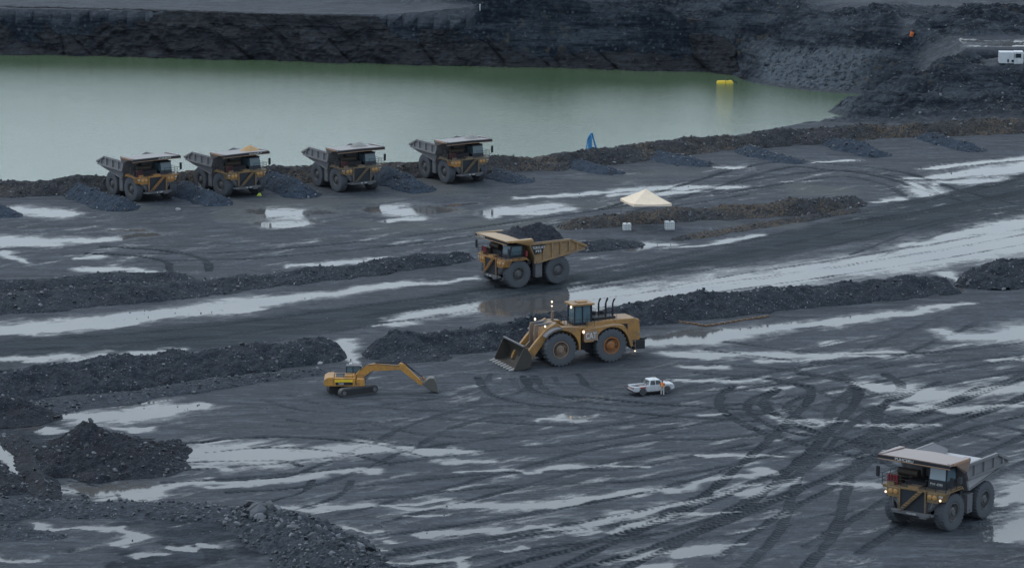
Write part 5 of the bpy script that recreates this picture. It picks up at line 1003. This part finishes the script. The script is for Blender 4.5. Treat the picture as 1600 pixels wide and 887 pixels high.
def tank(label, px, py, s_):
    T = thing('liquid_tank', label, 'tank', P(px, py), R(8), 'white tanks under the tent')
    MB().box(-.55*s_, .55*s_, -.5, .5, .15, 1.1*s_).build('container', WP, T, bevel=.06)
    MB().box(-.6*s_, .6*s_, -.55, .55, 0, .13).build('pallet', MUDG, T)
    m = MB()
    for k in range(6): x = -.58*s_+k*.232*s_; m.tube([(x, -.53, .1), (x, -.53, 1.12*s_)], .014, 5); m.tube([(x, .53, .1), (x, .53, 1.12*s_)], .014, 5)
    for z in (.3, .6, .9, 1.12): m.tube([(-.6*s_, -.54, z*s_), (.6*s_, -.54, z*s_), (.6*s_, .54, z*s_), (-.6*s_, .54, z*s_), (-.6*s_, -.54, z*s_)], .014, 5)
    m.build('cage', MUDG, T); MB().lathe([(.12, 1.1*s_), (.12, 1.16*s_)], (0, 0, 0), 12, 'z').build('cap', DARK, T)
tank('smaller white plastic tank beside the left tent leg', 979.5, 361, 1.0); tank('taller white caged tank beside the right tent leg', 1046, 360, 1.18)
# ------------------------------------------------------------------ small things
BLU = paint('hose_blue', (.03, .20, .42), .3, .35, lowz=-9, topdust=.3, dust=(.3, .42, .55))
def hoses():
    c = P(923, 233, 1.9); T = thing('pump_hoses', 'bundle of blue hoses arching over the top of the lakeside berm', 'hoses', c)
    for pts in ([(-.70, -.3, 0), (-.55, 0, 1.0), (-.40, .1, 1.7), (-.1, .2, 2.2), (.2, .3, 2.45), (.45, .4, 1.5), (.85, .5, -.2)],
                [(-.35, -.3, 0), (-.32, .1, 1.2), (-.2, .3, 1.9), (.1, .4, 2.5), (.3, .5, 2.0), (.65, .7, .8), (1.0, .8, -.2)],
                [(-.10, -.3, 0), (-.12, 0, 1.2), (.0, .3, 2.1), (.05, .9, 1.5), (.0, 1.6, 0)], [(.12, -.3, 0), (.12, 0, 1.3), (.1, .4, 1.9), (-.1, .9, 1.3), (-.25, 1.6, 0)]):
        MB().tube([tuple(p) for p in spline(pts, 6)], .115, 10).build('hose', BLU, T, True)
hoses()
def floatp():
    T = thing('pontoon', 'yellow inflated pontoon floating on the far end of the green lake', 'pontoon', P(1133, 130, WZ), R(5))
    MB().hexa([(-1.6, -.7, -.2), (1.6, -.7, -.2), (1.6, .7, -.2), (-1.6, .7, -.2)], [(-1.5, -.6, .45), (1.3, -.6, .5), (1.3, .6, .5), (-1.5, .6, .45)]).build('hull', paint('pontoon_yellow', (.62, .46, .03), .1, .4, lowz=-9, topdust=0), T, True, bevel=.2)
    MB().box(-.03, .03, -.68, .68, .0, .52).build('strap', DARK, T); MB().box(.2, .6, -.15, .15, .48, .62).build('hatch', DARK, T); MB().tube([(1.3, 0, .45), (1.8, .1, .3), (2.4, .4, -.05), (3.2, .8, -.1)], .07, 6).build('outlet_hose', DARK, T, True)
floatp()
def chain():
    pts = [(1012, 508), (1030, 507), (1042, 503), (1058, 504), (1075, 506), (1090, 508), (1100, 510), (1120, 508), (1150, 503), (1175, 499), (1203, 495)]
    w_ = spline([P(a, b)[:2] for a, b in pts], 14); o = Vector((*w_[0], 0)); s = np.cumsum(np.r_[0, np.hypot(*np.diff(w_, axis=0).T)]); m = MB(); k = 0; d_ = 0
    while d_ < s[-1]-.5:
        a = Vector((np.interp(d_, s, w_[:, 0]), np.interp(d_, s, w_[:, 1]), .14))-o; b = Vector((np.interp(d_+.42, s, w_[:, 0]), np.interp(d_+.42, s, w_[:, 1]), .14))-o
        m.bar(a, b, .34 if k % 2 else .2, .16 if k % 2 else .3); d_ += .46; k += 1
    C_ = m.build('track_chain', paint('rust_orange', (.17, .10, .055), .7, .8, lowz=-9), None); C_.location = o
    tag(C_, 'rusty orange segmented chain lying along the berm foot right of the loader', 'chain')
chain()
def service_truck():
    A = hit(1566, 103); T = thing('service_truck', 'white box-bodied service truck cut off by the right edge', 'truck', (A.x+2.4, A.y+1, A.z-.35), R(-2))
    for x in (-1.4, 2.6):
        for sg in (-1, 1): wheel(T, x, sg*.95, .48, .48, .3, sg, RIM, 20, .02)
    B = MB().box(-2.9, -.3, -1.15, 1.15, .75, 2.75).box(-.28, 1.35, -1.15, 1.15, .6, 2.8).build('body', WHITE, T, bevel=.05)
    MB().box(1.4, 4.4, -1.1, 1.1, .9, 2.4).build('box', paint('box_pale', (.55, .5, .42), .3), T, bevel=.04)
    MB().box(-2.8, 4.2, -.5, .5, .4, .75).build('chassis', DARK, T)
    for x0, x1, z0, z1 in ((-.0, .95, 1.75, 2.5), (-1.5, -1.2, .95, 1.5), (-.75, -.35, .95, 1.4)): MB().box(x0, x1, -1.17, -1.152, z0, z1).build('window', GLASS, B)
    MB().box(-.2, -.12, -1.3, -1.18, 1.8, 2.4).build('mirror', DARK, T)
service_truck()
def barrel():
    A = hit(1424, 60); T = thing('marker_barrel', 'orange barrel with dark top leaning on the crest of the right-hand hill', 'barrel', A)
    T.rotation_euler = (0, R(14), 0)
    MB().lathe([(.34, -.2), (.38, 0), (.36, .3), (.38, .34), (.36, .4), (.36, .75)], (0, 0, 0), 16, 'z').build('drum', paint('drum_orange', (.50, .13, .04), .3, lowz=-9), T, True)
    MB().lathe([(.37, .75), (.36, 1.1), (.25, 1.25), (.01, 1.28)], (0, 0, 0), 16, 'z').build('lid', DARK, T, True)
barrel()
def post(name, label, cat, loc, h, mat, r_=.04, capm=None):
    o = MB().tube([(0, 0, -.2), (0, 0, h*.6), (.02, 0, h)], [r_, r_, r_*.8], 8); o.box(-r_*1.4, r_*1.4, -r_*1.4, r_*1.4, h*.82, h*.92); q = o.build(name, mat); q.location = loc; tag(q, label, cat)
post('marker_stake', 'thin yellow stake at the edge of the bottom rubble ridge', 'stake', P(511, 846), .95, YELX, .04)
post('marker_post', 'white post standing on the bench above the far pit wall', 'post', hit(750, 24), 1.1, WHITE, .09)
ck = MB().prism([(-.35, 0), (.35, 0), (.12, .38), (-.1, .38)], -.3, .3); ck = ck.build('wheel_chock', paint('chock_green', (.5, .62, .08), .2, lowz=-9)); ck.location = P(405, 305.5); tag(ck, 'yellow-green wheel chock in front of the second parked truck', 'chock')
def boulder(label, px, py, s_, seed, mat=None):
    nb = 10; bm = bmesh.new(); bmesh.ops.create_icosphere(bm, subdivisions=3, radius=s_); rr = np.random.default_rng(seed)
    pl = [(Vector(rr.normal(size=3)).normalized(), s_*(.62+.25*rr.random())) for _ in range(nb)]
    for v in bm.verts:
        for nrm_, d_ in pl:
            q = v.co.dot(nrm_)
            if q > d_: v.co -= nrm_*(q-d_)
        v.co.z *= .7
    me = bpy.data.meshes.new('boulder'); bm.to_mesh(me); bm.free(); me.materials.append(mat or BST); o = bpy.data.objects.new('boulder', me); COL.objects.link(o); o.location = P(px, py)+Vector((0, 0, s_*.3)); tag(o, label, 'boulder')
BST = paint('pale_stone', (.30, .31, .33), .4, .7, lowz=-9, topdust=.2)
boulder('pale boulder on the wet pad right of the first parked truck', 278, 329, .45, 1); boulder('pale slab of rock at the berm foot left of the loader bucket', 840, 533, .5, 2); boulder('white boulder low on the berm left of the excavator', 225, 616, .55, 3)
boulder('grey slab standing at the top of the bottom rubble ridge', 452, 836, .7, 4); boulder('grey block in the middle of the bottom rubble ridge', 478, 858, .9, 5); boulder('pale boulder at the end of the berm by the water gap', 500, 569, .4, 6)

# ------------------------------------------------------------------ world and light
w = bpy.data.worlds.new('World'); S.world = w; w.use_nodes = True; n = N(w.node_tree); bg = w.node_tree.nodes['Background']
sky = n.n('ShaderNodeTexSky', sky_type='NISHITA'); sky.sun_disc = False; sky.sun_elevation = R(52); sky.sun_rotation = R(-60); sky.dust_density = 3; sky.air_density = 1.2
mx = n.mix(.80, sky.outputs[0], (7.5, 8.75, 10.0)); sz = n.n('ShaderNodeSeparateXYZ'); n.lk(n.n('ShaderNodeTexCoord').outputs['Generated'], sz.inputs[0])
gl = n.ss(sz.outputs[2], .0, .55, 1.0, 0.0); hb = n.n('ShaderNodeMix', data_type='RGBA', blend_type='MULTIPLY'); n.lk(gl, hb.inputs[0]); n.lk(mx, hb.inputs[6]); hb.inputs[7].default_value = (1.14, 1.14, 1.13, 1)
n.lk(hb.outputs[2], bg.inputs['Color']); bg.inputs['Strength'].default_value = .125
sl = bpy.data.lights.new('sun', 'SUN'); sl.energy = .8; sl.angle = R(20); sl.color = (1, .95, .88)
so = bpy.data.objects.new('sun', sl); COL.objects.link(so)
# light comes from behind-left of the scene, high
d = Vector((math.sin(R(-60))*math.cos(R(52)), math.cos(R(-60))*math.cos(R(52)), math.sin(R(52))))
so.rotation_euler = d.to_track_quat('Z', 'Y').to_euler(); so.location = (0, 400, 200)
S.render.engine = 'CYCLES'; S.view_settings.view_transform = 'Standard'; S.view_settings.look = 'None'; S.view_settings.exposure = 0
S.cycles.max_bounces = 5; S.render.resolution_x = 1024; S.render.resolution_y = 567
